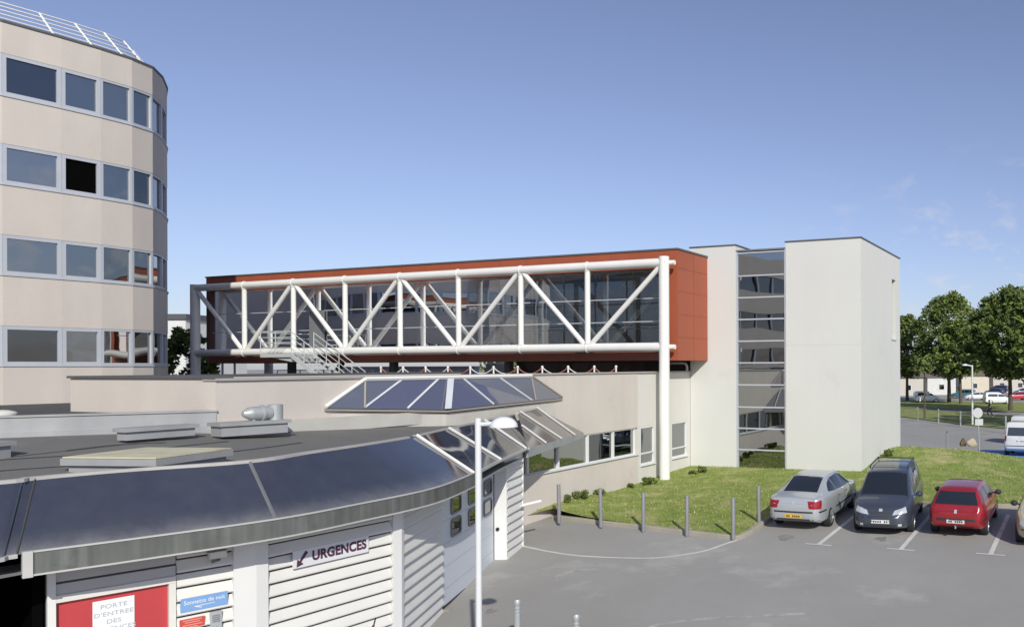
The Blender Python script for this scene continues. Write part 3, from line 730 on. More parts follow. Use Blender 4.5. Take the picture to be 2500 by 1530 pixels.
mb = MB(); mb.fbox(O, ex, en, x1, x3, -.02, .03, zR0 + .30, ZF); mb.fbox(O, ex, en, x1, x3, -.02, .035, zR0 + .122, zR0 + .27); mb.build('lintel', mat('pale_lintel', (.46, .45, .45), .6, .06, 2), wing)
REDD = mat('red_door_panel', (.46, .055, .06), .4, .06, 2)
mb = MB(); mb.fbox(O, ex, en, x1, x2, -.06, -.015, -5.9, zR0 + .02); rd = mb.build('red_door', REDD, wing)
louvre(O, ex, en, x3 + .01, L - .29, -5.9, ZF, .215)
# facet B with the big louvre
pilw = .16
O, ex, en, L = Bf
louvre(O, ex, en, .19, L - .16, -5.9, ZF, .215)
mb = MB(); mb.fbox(W3, A[1], A[2], -.30, .02, -.05, .10, -5.9, ZF); mb.fbox(W3, ex, en, -.02, .18, -.05, .10, -5.9, ZF); mb.build('pilaster', PILW, wing)
mb = MB(); mb.fbox(W5, ex, en, -.15, .03, -.05, .09, -5.9, ZF); mb.fbox(W5, Cf[1], Cf[2], -.02, .10, -.05, .09, -5.9, ZF); mb.build('pilaster', PILW, wing)
O, ex, en, L = Cf
louvre(O, ex, en, .11, L - .03, -5.9, ZF, .235)
# facet D: overhead door with small windows
O, ex, en, L = Df
gB = gz(W6.x, W6.y)
mb = MB(); mb.fbox(O, ex, en, .02, L - .12, -.15, .0, -5.35, ZF + .1); door = mb.build('overhead_door', DOORW, wing)
mb = MB()
for z in (-3.41, -3.92, -4.43, -4.92): mb.fbox(O, ex, en, .02, L - .12, -.02, .0022, z - .008, z + .008)
mb.build('panel_joint', GREYALU, door)
def rrect(cx, cz, hw, hh, r, n=4):
    out = []
    for (sx_, sz_, a0) in ((1, 1, 0), (-1, 1, 90), (-1, -1, 180), (1, -1, 270)):
        for k in range(n + 1):
            q = R(a0 + 90 * k / n); out.append((cx + sx_ * (hw - r) + r * math.cos(q), cz + sz_ * (hh - r) + r * math.sin(q)))
    return out
for z in (-3.15, -3.66):
    for y in (19.03, 20.30, 21.58):
        u = (Vector((0, y, 0)) - O).y / ex.y
        outer = rrect(u, z, .36, .21, .1); inner = rrect(u, z, .31, .16, .08)
        mb = MB(); n = len(outer)
        P = lambda q, d: O + ex * q[0] + UP * q[1] + en * d
        mb.grid([[P(q, .003) for q in outer + outer[:1]], [P(q, .03) for q in outer + outer[:1]], [P(q, .03) for q in inner + inner[:1]], [P(q, .008) for q in inner + inner[:1]]], 0, False)
        fr = mb.build('door_window', DGREYALU, door)
        mb = MB(); mb.add([P(q, .01) for q in inner], [tuple(range(n))]); pn = mb.build('pane', WGLASSD, fr)
mb = MB(); mb.fbox(O, ex, en, .01, L - .11, -.1, .02, -5.42, -5.27); mb.fbox(O, ex, en, L - .11, L - .03, -.1, .01, -5.4, ZF); mb.build('door_seal', RUBBER, wing)
mb = MB(); mb.fbox(O, ex, en, 0, L - .1, .02, .16, gB - .1, gB + .02); mb.build('threshold', KERB, wing)
mb = MB(); mb.fbox(O, ex, en, 0, L, -.3, -.16, -5.4, ZF + .3); mb.build('wall_core', DARKIN, wing)
mb = MB(); mb.fbox(O, ex, en, .0, L, -.12, .016, ZF + .03, ZG - .05); mb.build('lintel', PILW, wing)
# right pier with the last louvre and the end wall
pe = Vector((0, 1, 0)); pn_ = Vector((1, 0, 0)); P0 = Vector((-7.36, 22.17, 0))
mb = MB(); mb.box(-7.72, -7.37, 22.20, 23.62, -5.4, ZG - .06); mb.build('pier', PILW, wing)
mb = MB(); mb.box(-7.365, -7.31, 22.17, 22.20 + .02, -5.4, ZF); mb.box(-7.72, -7.365, 22.17, 22.198, -5.4, ZF); mb.box(-7.37, -7.30, 23.58, 23.64, -5.4, ZF); mb.build('pilaster', PILW, wing)
louvre(Vector((-7.37, 22.2, 0)), pe, pn_, .02, 1.37, -5.35, ZF, .235)
mb = MB(); mb.prism([Vector((x_, 23.63, z_)) for x_, z_ in ((-9.6, -5.4), (-7.37, -5.4), (-7.37, -2.45), (-8.15, -1.60), (-9.6, -1.56))], Vector((0, .12, 0))); mb.build('end_wall', PALE, wing)
mb = MB(); mb.tube([Vector((-7.28, 23.3, -3.92)), Vector((-6.85, 23.75, -3.86))], .045, 8); mb.build('overflow_pipe', STEEL, wing)
mb = MB(); mb.tube([Vector((-7.55, 22.16, -4.35)), Vector((-7.55, 22.13, -4.35))], .05, 8); mb.build('push_button', RUBBER, wing)
# dark entrance recess on the left
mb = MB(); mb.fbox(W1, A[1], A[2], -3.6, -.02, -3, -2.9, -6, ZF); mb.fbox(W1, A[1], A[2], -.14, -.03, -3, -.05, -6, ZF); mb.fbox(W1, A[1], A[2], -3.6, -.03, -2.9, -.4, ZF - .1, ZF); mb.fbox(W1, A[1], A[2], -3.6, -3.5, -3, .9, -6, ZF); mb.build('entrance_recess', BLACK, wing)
# felt roof
Wl = [W(u, -.03, 0) for u in (-4.9 - 2.2, -8, -10, -13, -16, UC)]
KA = Vector((-14.6, 14.95, 0))
ROOF = [(p.x, p.y) for p in ES[4:]] + [(p.x, p.y) for p in Wl] + [(WC.x - 1.6, WC.y + .5)] + [(-14.2, 15.8), (-17, 13.5)]
def edge_d(x, y): return min((Vector((x, y)) - Vector((p.x, p.y))).length for p in ES)
def roofz(x, y): return ZE - .26 + min(.45, .10 * edge_d(x, y)) + .006 * math.sin(x * 2.1) * math.sin(y * 1.7)
ro = cdt_sheet('felt_roof', ROOF, roofz, FELT, .7); ro.parent = wing; ro.data.transform(Matrix.Translation(Vector(ro['_o']) - Vector(wing['_o']))); ro.location = (0, 0, 0); ro['_o'] = wing['_o']
if 'kind' in ro: del ro['kind']
for k_ in range(1, 6):
    pts_ = []
    for i_ in range(2 * NS, 8 * NS):
        t_ = ES[i_ + 1] - ES[i_ - 1]; t_.z = 0; t_.normalize(); q_ = ES[i_] + Vector((-t_.y, t_.x, 0)) * (.95 * k_ + .05 * math.sin(i_ * .3 + k_))
        if (q_ - WP).dot(D1) < -.6 and q_.y < 17.5 and (q_ - KA).dot(kn_ := Vector((-.45, .89, 0))) < -.6: pts_.append(q_)
    if len(pts_) > 3:
        rows_ = []
        for i_, p_ in enumerate(pts_):
            t_ = pts_[min(i_ + 1, len(pts_) - 1)] - pts_[max(i_ - 1, 0)]; t_.z = 0; t_.normalize(); n_ = Vector((-t_.y, t_.x, 0)) * .02
            rows_.append([Vector((v_.x, v_.y, roofz(v_.x, v_.y) + .012)) for v_ in (p_ - n_, p_ + n_)])
        mb = MB(); mb.grid(rows_, 0, False, flip=True); mb.build('felt_lap', FELTD, wing)
# upper roof with zinc upstand on the left
KA, KB2 = Vector((-14.6, 14.95, 0)), W(UC, -.02, 0)
kx = (KB2 - KA); kl = kx.length; kx.normalize(); kn = Vector((-kx.y, kx.x, 0))
mb = MB(); mb.fbox(KA, kx, kn, -2.5, kl, 0, .08, -1.5, -.90); mb.fbox(KA, kx, kn, -2.5, kl + .02, -.03, .16, -.90, -.865); mb.fbox(KA, kx, kn, -2.5, kl, -.06, 0, -1.5, -1.18); mb.build('upstand', ZINC, wing)
mb = MB(); mb.fbox(KA, kx, kn, -6, kl, .081, 4.3, -1.5, -.97); mb.build('upper_roof', FELTD, wing)
mb = MB(); mb.fbox(W(-14.8, -.02, 0), D2, D1, -3.3, 3, -.22, .0, -1.5, -1.18); mb.build('wall_upstand', mat('pale_upstand', (.5, .48, .44), .7, .1, 1.5), wing)

# second canopy section up to the beige wall
S2t = [atz(1263, 1008, -1.40), pl(1310, 996, WP, D1) - D1 * .02]
S2b = [atz(1289, 1094, -2.36), pl(1424, 1056, WP, D1) - D1 * .02]
mb = MB(); n = 6
top = [S2t[0].lerp(S2t[1], i / n) for i in range(n + 1)]; bot = [S2b[0].lerp(S2b[1], i / n) for i in range(n + 1)]
mb.grid([bot, top], 0, True); mb.build('canopy_glass', glass('reflection_toned_canopy_glass', (.21, .19, .17), 0, 1.9, wave=.02, rough=.06), wing)  # bright reflection and translucency put into the base colour
for a, k in ((S2t[0].lerp(S2b[0], .38), .27), (S2t[0].lerp(S2t[1], .12), .54), (S2t[0].lerp(S2t[1], .96), .80)):
    b = S2b[0].lerp(S2b[1], k); mb = MB(); mb.tube([a + UP * .03 + Vector((.02, 0, 0)), b + UP * .03 + Vector((.02, 0, 0))], .03, 6); mb.build('canopy_rib', STEEL, wing)
mb = MB(); mb.prism([S2b[0], S2b[1], S2b[1] + UP * -.17, S2b[0] + UP * -.27], Vector((-.05, 0, 0))); mb.build('canopy_fascia', ZINC, wing)
mb = MB(); mb.tube([S2t[0] - UP * .01, S2t[1] - UP * .01], .05, 6); mb.build('canopy_top_rail', EDGE, wing)

# ------------------------------------------------------------------ skylight bay on the roof against the beige wall
bay = thing('skylight_bay', 'faceted tinted glass skylight with pale bars leaning against the beige wall', 'skylight', (-8.5, 22, -1.4))
t0, t1 = pl(888, 921, WP, D1), pl(1294, 917, WP, D1); t0.z = t1.z = -.315
b0, b2 = pl(791, 994, WP, D1), pl(1370, 977, WP, D1); b0.z = -.95; b2.z = -1.06
ap = atz(1090, 1000, -1.17)
tm = t0.lerp(t1, (pl(1097, 920, WP, D1) - t0).dot(D2) / (t1 - t0).dot(D2))
sh = -D1 * .05
def bays(name, a, b, c, d=None):
    mb = MB(); mb.add([a, b, c] + ([d] if d else []), [(0, 1, 2, 3) if d else (0, 1, 2)]); return mb.build(name, SGLASS, bay)
lb = b0.lerp(ap, .30); rb = ap.lerp(b2, .74)
T_ = lambda k: (t0.lerp(tm, k * 2) if k <= .5 else tm.lerp(t1, k * 2 - 1)) + sh
bm1 = lb.lerp(ap, .5); br1, br2 = ap.lerp(b2, .36), ap.lerp(b2, .70)
bays('glass_pane', t0 + sh, b0 + sh, lb); bays('glass_pane', t0 + sh, lb, T_(.21)); bays('glass_pane', T_(.21), lb, bm1, T_(.43)); bays('glass_pane', T_(.43), bm1, ap, tm + sh)
bays('glass_pane', tm + sh, ap, br1, T_(.56)); bays('glass_pane', T_(.56), br1, br2, T_(.775)); bays('glass_pane', T_(.775), br2, rb, t1 + sh); bays('glass_pane', t1 + sh, rb, b2 + sh)
BAR = mat('pale_skylight_bar', (.60, .61, .63), .4); BARB = mat('bronze_skylight_bar', (.30, .27, .23), .5)
def bar(a, b, r, m, lift=.03):
    mb = MB(); mb.tube([a + UP * lift, b + UP * lift], r, 6); mb.build('bar', m, bay)
bar(t0 + sh, b0 + sh, .05, STEEL); bar(t1 + sh, b2 + sh, .03, BARB); bar(t0 + sh, lb, .03, BARB); bar(t1 + sh, rb, .03, BARB)
nb_ = (tm - t0).cross(ap - t0).normalized(); nb_ = -nb_ if nb_.z < 0 else nb_
wv = D2 * .11; of_ = nb_ * .05 + UP * .01
mbx = MB(); mbx.prism([tm - wv + of_, ap - wv + of_, ap + wv + of_, tm + wv + of_], nb_ * .03); mbx.build('bar', BAR, bay)
bar(T_(.21), lb, .03, BAR); bar(T_(.43), bm1, .03, BAR); bar(T_(.56), br1, .03, BAR); bar(T_(.775), br2, .03, BAR)
mb = MB(); mb.tube([t0 + sh + UP * .03, t1 + sh + UP * .03], .06, 6); mb.build('ridge_bar', STEEL, bay)
for a, b in ((b0, ap), (ap, b2)):
    dv = (b - a); dv.z = 0; nn = Vector((dv.y, -dv.x, 0)).normalized()
    if nn.dot(D1) > 0: nn = -nn
    mb = MB(); mb.add([a + nn * .06 + UP * -.02, b + nn * .06 + UP * -.02, b + nn * .06 - UP * .065, a + nn * .06 - UP * .065, a - nn * .1 + UP * -.01, b - nn * .1 - UP * .01, b - nn * .1 - UP * .10, a - nn * .1 - UP * .1], [(0, 3, 2, 1), (0, 1, 5, 4), (3, 7, 6, 2), (0, 4, 7, 3), (1, 2, 6, 5)]); mb.build('foot_rail', BARB, bay)
    mb = MB(); mb.prism([a - nn * .02 - UP * .10, b - nn * .02 - UP * .10, b - nn * .02 - UP * .62, a - nn * .02 - UP * .62], -nn * .2); mb.build('curb', mat('skylight_curb', (.54, .51, .46), .7, .1, 1.5, streak=.1) if 'skylight_curb' not in bpy.data.materials else bpy.data.materials['skylight_curb'], bay)

# ------------------------------------------------------------------ things on the felt roof
hz = -1.355
hp = [atz(277, 1103, hz), atz(380.7, 1120, hz), atz(569.6, 1095, hz)]
hx = (hp[2] - hp[1]); hl = hx.length; hx.z = 0; hx.normalize(); hyv = Vector((-hx.y, hx.x, 0)); hw_ = abs((hp[0] - hp[1]).dot(hyv))
hatch = thing('roof_hatch', 'grey metal roof hatch with a flat yellowish lid near the roof edge', 'roof hatch', hp[1] + UP * -.3)
LID = mat('yellowed_lid', (.56, .52, .36), .6, .1, 2, stain=((.42, .36, .28), 1.5, .55, .75))
mb = MB(); mb.fbox(hp[1], hx, hyv, 0, hl, 0, hw_, -.11, -.006); mb.build('lid_rim', ZINC, hatch)
mb = MB(); mb.prism([hp[1] + hx * .02 + hyv * .02, hp[1] + hx * (hl - .02) + hyv * .02, hp[1] + hx * (hl - .02) + hyv * (hw_ - .02), hp[1] + hx * .02 + hyv * (hw_ - .02)], UP * .02); mb.build('lid', LID, hatch)
mb = MB(); mb.fbox(hp[1], hx, hyv, .07, hl - .07, .07, hw_ - .07, -.42, -.111); mb.build('curb', ZINC, hatch)
def flat_curb(p0, p1, name, label, cat, h, zt_, dep=.9):
    a = atz(*p0, zt_); b = atz(*p1, zt_); ex = b - a; l = ex.length; ex.z = 0; ex.normalize(); ey = Vector((-ex.y, ex.x, 0))
    t = thing(name, label, cat, a - UP * h)
    mb = MB(); mb.fbox(a, ex, ey, 0, l, 0, dep, -.07, 0); mb.build('lid', ZINC, t)
    mb = MB(); mb.fbox(a, ex, ey, .05, l - .05, .05, dep - .05, -h - .1, -.071); mb.build('curb', ZINC, t); return a, ex, ey, l
flat_curb((304, 1046), (487, 1034), 'roof_hatch', 'flat low zinc box on the felt roof beside the long upstand', 'roof hatch', .12, -1.08, .35)
ca, cex, cey, cl = flat_curb((537, 1033), (712, 1023), 'roof_hatch', 'low zinc box carrying the round vent by the beige wall', 'roof hatch', .17, -1.08, .5)
flat_curb((-60, 1084), (41, 1075), 'roof_hatch', 'grey zinc box cut by the left edge of the photo', 'roof hatch', .25, -1.15)
vc = ca + cex * (cl * .66) + cey * .26
vent = thing('roof_vent', 'galvanised round roof fan on a low zinc box by the beige wall', 'roof vent', vc)
mb = MB(); c1 = vc + cex * .28 + UP * .0; mb.lathe(c1, [(.14, 0), (.14, .31), (.13, .315), (.0, .32)], 18, 0); mb.build('outlet', GALV, vent)
mb = MB(); a = vc + UP * .15; mb.lathe(a - cex * .38, [(.0, 0), (.06, .02), (.13, .14), (.14, .2), (.14, .55)], 16, 0, axis=cex); mb.tube([a - cex * .15 - UP * .16, a - cex * .15 + UP * .05], .05, 8); mb.build('fan_housing', GALV, vent)
mb = MB(); mb.lathe(a - cex * .02, [(.145, 0), (.165, .01), (.165, .05), (.145, .06)], 16, 0, axis=cex); mb.build('flange', GALV, vent)
dome = atz(6, 1008, -.93)
mb = MB(); mb.lathe(Vector((dome.x, dome.y, -.97)), [(.24, 0), (.24, .04), (.2, .07), (.1, .1), (0, .11)], 20, 0); tag(mb.build('roof_dome', PALE), 'low pale roof dome on the upper roof at the left edge', 'rooflight')

# ------------------------------------------------------------------ signs
FONT_CACHE = {}
def text(body, size, O, ex, ey, m, parent, name='lettering', bold=0, align='CENTER', xs=1.0):
    cu = bpy.data.curves.new(name, 'FONT'); cu.body = body; cu.size = size; cu.align_x = align; cu.align_y = 'CENTER'; cu.offset = bold; cu.extrude = .001; cu.space_character = 1.05
    ob = bpy.data.objects.new(name, cu); COL.objects.link(ob); bpy.context.view_layer.update()
    me = bpy.data.meshes.new_from_object(ob.evaluated_get(bpy.context.evaluated_depsgraph_get())); bpy.data.objects.remove(ob)
    en = ex.cross(ey).normalized(); org = Vector(parent['_o'])
    for v in me.vertices: v.co = O - org + ex * (v.co.x * xs) + ey * v.co.y + en * v.co.z
    me.materials.clear(); me.materials.append(m); me.name = name
    o = bpy.data.objects.new(name, me); COL.objects.link(o); o.parent = parent; o['_o'] = parent['_o']; return o
PLUM = mat('plum_lettering', (.085, .03, .06), .5, 0); SIGNW = mat('white_sign_board', (.66, .66, .69), .4, .02); SIGNB = mat('blue_sign_board', (.19, .34, .60), .4, .04, 2); SIGNR = mat('red_sign_board', (.55, .07, .05), .4, .04); PAPER = mat('white_paper', (.74, .77, .78), .7, .02)
GREYT = mat('grey_lettering', (.42, .43, .46), .6, 0); WHT = mat('white_lettering', (.75, .77, .8), .5, 0); BLK = mat('dark_lettering', (.08, .05, .05), .5, 0)
O, ex, en, L = Bf
On = O + en * .075
def corner(O, en, px, py): return pl(px, py, O, en)
a = corner(On, en, 714, 1388); b = corner(On, en, 898, 1346); c = corner(On, en, 898, 1306)
sx0, sx1 = (a - On).dot(ex), (b - On).dot(ex); zlo = (a.z + b.z) / 2; zhi = c.z + (a.z - b.z) * 0
sign = thing('emergency_sign', 'white board with arrow and the word URGENCES on the louvres', 'sign', On + ex * ((sx0 + sx1) / 2) + UP * zlo)
mb = MB(); mb.fbox(On, ex, en, sx0, sx1, 0, .02, zlo, zhi); mb.build('board', SIGNW, sign)
wS, hS = sx1 - sx0, zhi - zlo
text('URGENCES', hS * .76, On + en * .023 + ex * (sx0 + wS * .60) + UP * (zlo + hS * .5), ex, UP, PLUM, sign, bold=.010, xs=(wS * .70) / (hS * .76 * 4.95))
mb = MB(); cxs, czs = sx0 + wS * .11, zlo + hS * .47
def A2(u, v): return On + en * .023 + ex * (cxs + u * hS * 1.25) + UP * (czs + v * hS * 1.25)
mb.prism([A2(.16, .36), A2(.28, .24), A2(-.05, -.13), A2(.06, -.24), A2(-.27, -.33), A2(-.24, .02), A2(-.13, -.06)], en * .002); mb.build('arrow', PLUM, sign)
# facet A signs
O, ex, en, L = A
On = O + en * .062
def sgn(name, label, p0, p1, p2, m, cat='sign', thick=.02):    # bottom-left, bottom-right, top-right photo points
    a, b, c = (pl(*p, On, en) for p in (p0, p1, p2))
    xA, xB = (a - On).dot(ex), (b - On).dot(ex); z0 = b.z; z1 = c.z
    t = thing(name, label, cat, On + ex * ((xA + xB) / 2) + UP * z0)
    mb = MB(); mb.fbox(On, ex, en, xA, xB, 0, thick, z0, z1); mb.build('board', m, t); return t, xA, xB, z0, z1
t, xA, xB, z0, z1 = sgn('night_bell_sign', 'blue board reading Sonnette de nuit beside the red door', (440, 1490), (555, 1473), (555, 1440), SIGNB)
text('Sonnette de nuit', (z1 - z0) * .42, On + en * .022 + ex * ((xA + xB) / 2) + UP * (z0 + (z1 - z0) * .64), ex, UP, WHT, t, bold=0, xs=(xB - xA) * .9 / ((z1 - z0) * .42 * 7.3))
mb = MB(); q = lambda u, v: On + en * .022 + ex * (xA + (xB - xA) * u) + UP * (z0 + (z1 - z0) * v)
mb.prism([q(.28, .30), q(.72, .33), q(.72, .36), q(.4, .35), q(.28, .33)], en * .002); mb.prism([q(.28, .30), q(.42, .16), q(.45, .18), q(.34, .30)], en * .002); mb.build('arrow', WHT, t)
t, xA, xB, z0, z1 = sgn('warning_sign', 'small red notice below the blue night bell board', (438, 1531), (499, 1523), (499, 1501), SIGNR)
q = lambda u, v: On + en * .022 + ex * (xA + (xB - xA) * u) + UP * (z0 + (z1 - z0) * v)
mb = MB(); 
for k, (u0, u1, v0) in enumerate(((.12, .88, .78), (.2, .8, .55), (.1, .9, .28), (.3, .7, .06))):
    mb.prism([q(u0, v0), q(u1, v0), q(u1, v0 + .1), q(u0, v0 + .1)], en * .002)
mb.build('printed_lines', mat('pale_red_print', (.70, .30, .26), .5, 0), t)
t, xA, xB, z0, z1 = sgn('intercom', 'grey intercom panel beside the small red notice', (512, 1560), (540, 1556), (540, 1487), mat('intercom_grey', (.36, .38, .39), .4), 'intercom', .035)
mb = MB(); cq = On + en * .036 + ex * ((xA + xB) / 2); 
for k in range(4): mb.fbox(cq, ex, en, -.05, .05, 0, .003, z1 - .07 - k * .03, z1 - .055 - k * .03)
mb.build('speaker_slot', DGREYALU, t)
mb = MB(); mb.lathe(cq + UP * (z1 - .24), [(.022, 0), (.022, .008), (0, .01)], 12, axis=en); mb.build('button', GALV, t)
On = O - en * .012
a, b, c = pl(226, 1535, On, en), pl(328, 1522, On, en), pl(328, 1452, On, en)
xA, xB = (a - On).dot(ex), (b - On).dot(ex); z1 = (c.z + pl(226, 1468, On, en).z) / 2; z0 = z1 - .50
t = thing('paper_notice', 'white paper notice PORTE D\'ENTREE DES URGENCES on the red door', 'notice', On + ex * ((xA + xB) / 2) + UP * z0)
mb = MB(); mb.fbox(On, ex, en, xA, xB, 0, .006, z0, z1); mb.build('sheet', PAPER, t)
for k, s_ in enumerate(('PORTE', "D'ENTREE", 'DES', 'URGENCES')):
    text(s_, .085, On + en * .008 + ex * ((xA + xB) / 2) + UP * (z1 - .095 - k * .108), ex, UP, GREYT, t, bold=.001, xs=(xB - xA) * .125 / .085 * .75 / 1.0 if False else 1.15)
# security camera under the eaves
cp = pl(530, 1353, O + en * .16, en)
camb = thing('security_camera', 'small pale security camera under the eaves left of the pilaster', 'camera', cp)
mb = MB(); mb.fbox(cp, ex, en, -.11, .11, -.05, .06, -.045, .045); mb.build('housing', CREAMW, camb)
mb = MB(); mb.fbox(cp, ex, en, -.13, .13, -.06, .08, .046, .058); mb.build('sunshade', PALE, camb)
mb = MB(); mb.tube([cp - UP * .045 - ex * .06, cp - UP * .10 - ex * .06, cp - UP * .10 + ex * .06 - en * .1], .02, 8); mb.build('bracket', DGREYALU, camb)

# ------------------------------------------------------------------ street lamp and foreground bollards
LY = 11.55; lp = ray(1169, 1500); lx, ly = lp.x * LY, LY
lamp = thing('street_lamp', 'slim white street lamp with a half dome head in the foreground', 'street lamp', (lx, ly, gz(lx, ly)))
lt = ray(1169, 1020).z * LY
mb = MB(); mb.tube([Vector((lx, ly, gz(lx, ly) - .1)), Vector((lx, ly, lt))], .043, 14); mb.lathe(Vector((lx, ly, gz(lx, ly))), [(.09, 0), (.09, .4), (.05, .5)], 14); mb.build('pole', LAMPW, lamp)
hd = Vector((lx + .36, ly, ray(1231, 1040).z * LY))
mb = MB(); mb.tube([Vector((lx, ly, lt - .09)), Vector((lx + .22, ly, lt - .075))], .03, 8); mb.build('arm', LAMPW, lamp)
mb = MB(); prof = [(.0, -.002), (.185, 0)] + [(.185 * math.cos(R(a)), .135 * math.sin(R(a))) for a in range(0, 90, 9)] + [(.0, .135)]
mb.lathe(hd, prof, 24); mb.build('lamp_dome', LAMPDOME, lamp)
mb = MB(); mb.lathe(hd - UP * .012, [(0, 0), (.19, 0), (.19, .011), (0, .0115)], 24); mb.build('dome_rim', LAMPW, lamp)
def fancy_bollard(px, py, c):
    r = ray(px, py); lo, hi = 5, 40
    for _ in range(60):
        m_ = (lo + hi) / 2; p = r * m_
        if p.z < gz(p.x, p.y) + 1.05: hi = m_
        else: lo = m_
    p = r * hi; base = Vector((p.x, p.y, gz(p.x, p.y)))
    t = thing('bollard', c, 'bollard', base, 'ringed grey bollards in the foreground')
    mb = MB(); mb.lathe(base - UP * .05, [(.06, 0), (.06, .82), (.052, .83), (.052, .85), (.062, .86), (.062, .88), (.052, .89), (.052, .91), (.062, .92), (.062, .94), (.05, .955), (.05, .99)], 14); mb.build('post', GALV, t)
    mb = MB(); mb.lathe(base + UP * .94, [(.062, 0), (.066, .02), (.066, .08), (.05, .105), (0, .11)], 14); mb.build('cap', GALV, t)
    return t
fancy_bollard(1263, 1461, 'ringed galvanised bollard just right of the street lamp'); fancy_bollard(1407, 1497, 'ringed galvanised bollard lowest in the photo right of another')
r = ray(917, 1507); pp = r * 12.6
bp_ = Vector((pp.x, pp.y, gz(pp.x, pp.y)))
st = thing('marker_stake', 'thin leaning dark stake with a reddish band before the louvres', 'stake', bp_)
mb = MB(); q_ = r * 12.6 - bp_; mid_ = bp_ + q_ * .93 + Vector((-.03, 0, 0)); mb.tube([bp_ - UP * .05 - Vector((.10, 0, 0)), mid_ - Vector((.045, 0, .07)), mid_], [.02, .022, .02], 8); mb.build('stem', mat('reddish_stake', (.20, .07, .055), .6), st)
mb = MB(); mb.tube([mid_, bp_ + q_], .011, 8); mb.build('tip', RUBBER, st)

# ------------------------------------------------------------------ bollards on the lawn edge
bl = ['grey round bollard leftmost on the lawn edge near the beige wall', 'grey round bollard second from the beige wall', 'grey round bollard third from the beige wall', 'grey round bollard fourth from the beige wall with the lawn behind', 'grey round bollard at the point of the kerb', 'grey round bollard nearest the silver saloon car']
bproto = None
for lab, (px, py) in zip(bl, ((1365, 1268), (1467, 1278), (1571, 1290), (1677, 1300), (1790, 1308), (1853, 1273))):
    p = hit(px, py, lz)
    if bproto is None:
        bproto = thing('bollard', lab, 'bollard', (0, 0, 0), 'round grey bollards along the lawn edge', local=True)
        mb = MB(); mb.lathe(Vector((0, 0, -.1)), [(.058, 0), (.058, 1.19), (.05, 1.205), (0, 1.21)], 16); mb.build('post', BOLL, bproto, local=True)
        o = bproto
    else: o = copy_tree(bproto)
    o.location = p + UP * EYE; o['label'] = lab
    o.rotation_euler = (R(random.uniform(-1, 1)), R(random.uniform(-1, 1)), 0)

# ------------------------------------------------------------------ metal stair beside the footbridge
SGALV = mat('bright_galvanised', (.46, .48, .48), .45, .06, 3)
stair = thing('metal_stair', 'galvanised metal stair with open treads and railings against the footbridge', 'stair', B(19, -.6, -1.2))
SX0, SX1, ZL = 19.2, 15.9, .70           # top and foot along the bridge
O0, O1 = -1.45, -.25
def stp(k, o, dz=0): return B(SX0 + (SX1 - SX0) * k, o, ZL + (-1.2 - ZL) * k + dz)
mb = MB()
for o_ in (O0, O1):
    mb.prism([stp(0, o_, -.02), stp(1, o_, -.02), stp(1, o_, -.24), stp(0, o_, -.24)], D2 * .05)
mb.prism([B(21.25, O0, ZL - .02), B(SX0, O0, ZL - .02), B(SX0, O0, ZL - .2), B(21.25, O0, ZL - .2)], D2 * .05)
mb.build('stringer', SGALV, stair)
for i in range(1, 10):
    k = i / 10; p = stp(k, O0 + .05)
    mb = MB(); mb.fbox(p, D1, D2, -.14, .14, 0, O1 - O0 - .05, -.05, -.015); mb.build('tread', SGALV, stair)
mb = MB(); mb.fbox(B(SX0, 0, ZL), D1, D2, 0, 2.15, O0 + .05, .75, -.09, -.02); mb.build('landing', SGALV, stair)
for o_, k0 in ((O0 + .02, 0), (O1 + .03, 0)):
    for h in (1.0, .72, .46, .2):
        mb = MB(); mb.tube([stp(k0, o_, h), stp(1, o_, h)], .022 if h == 1. else .015, 6); mb.build('stair_rail', SGALV, stair)
    for k in (.0, .25, .5, .75, 1):
        mb = MB(); mb.tube([stp(k, o_, -.1), stp(k, o_, 1.0)], .02, 6); mb.build('rail_post', SGALV, stair)
mb = MB()
for h in (1.0, .75, .5, .25):
    mb.tube([B(SX0, O0 + .02, ZL + h), B(21.25, O0 + .02, ZL + h), B(21.25, .7, ZL + h)], .02, 6)
for t in (21.25, 20.25): mb.tube([B(t, O0 + .02, ZL), B(t, O0 + .02, ZL + 1.0)], .022, 6)
mb.build('landing_rail', SGALV, stair)
mb = MB(); mb.prism([B(21.1, O0 + .1, ZL - .1), B(SX0, O0 + .1, ZL - .1), B(SX0 + .1, O0 + .1, ZL - .42), B(20.1, O0 + .1, ZL - .3)], D2 * 1.2); mb.build('landing_bracket', SGALV, stair)
mb = MB(); mb.fbox(B(20.0, .62, .76), D1, D2, -.5, .5, -.02, .02, 0, 2.1)
dr = mb.build('door', DGREYALU, stair)

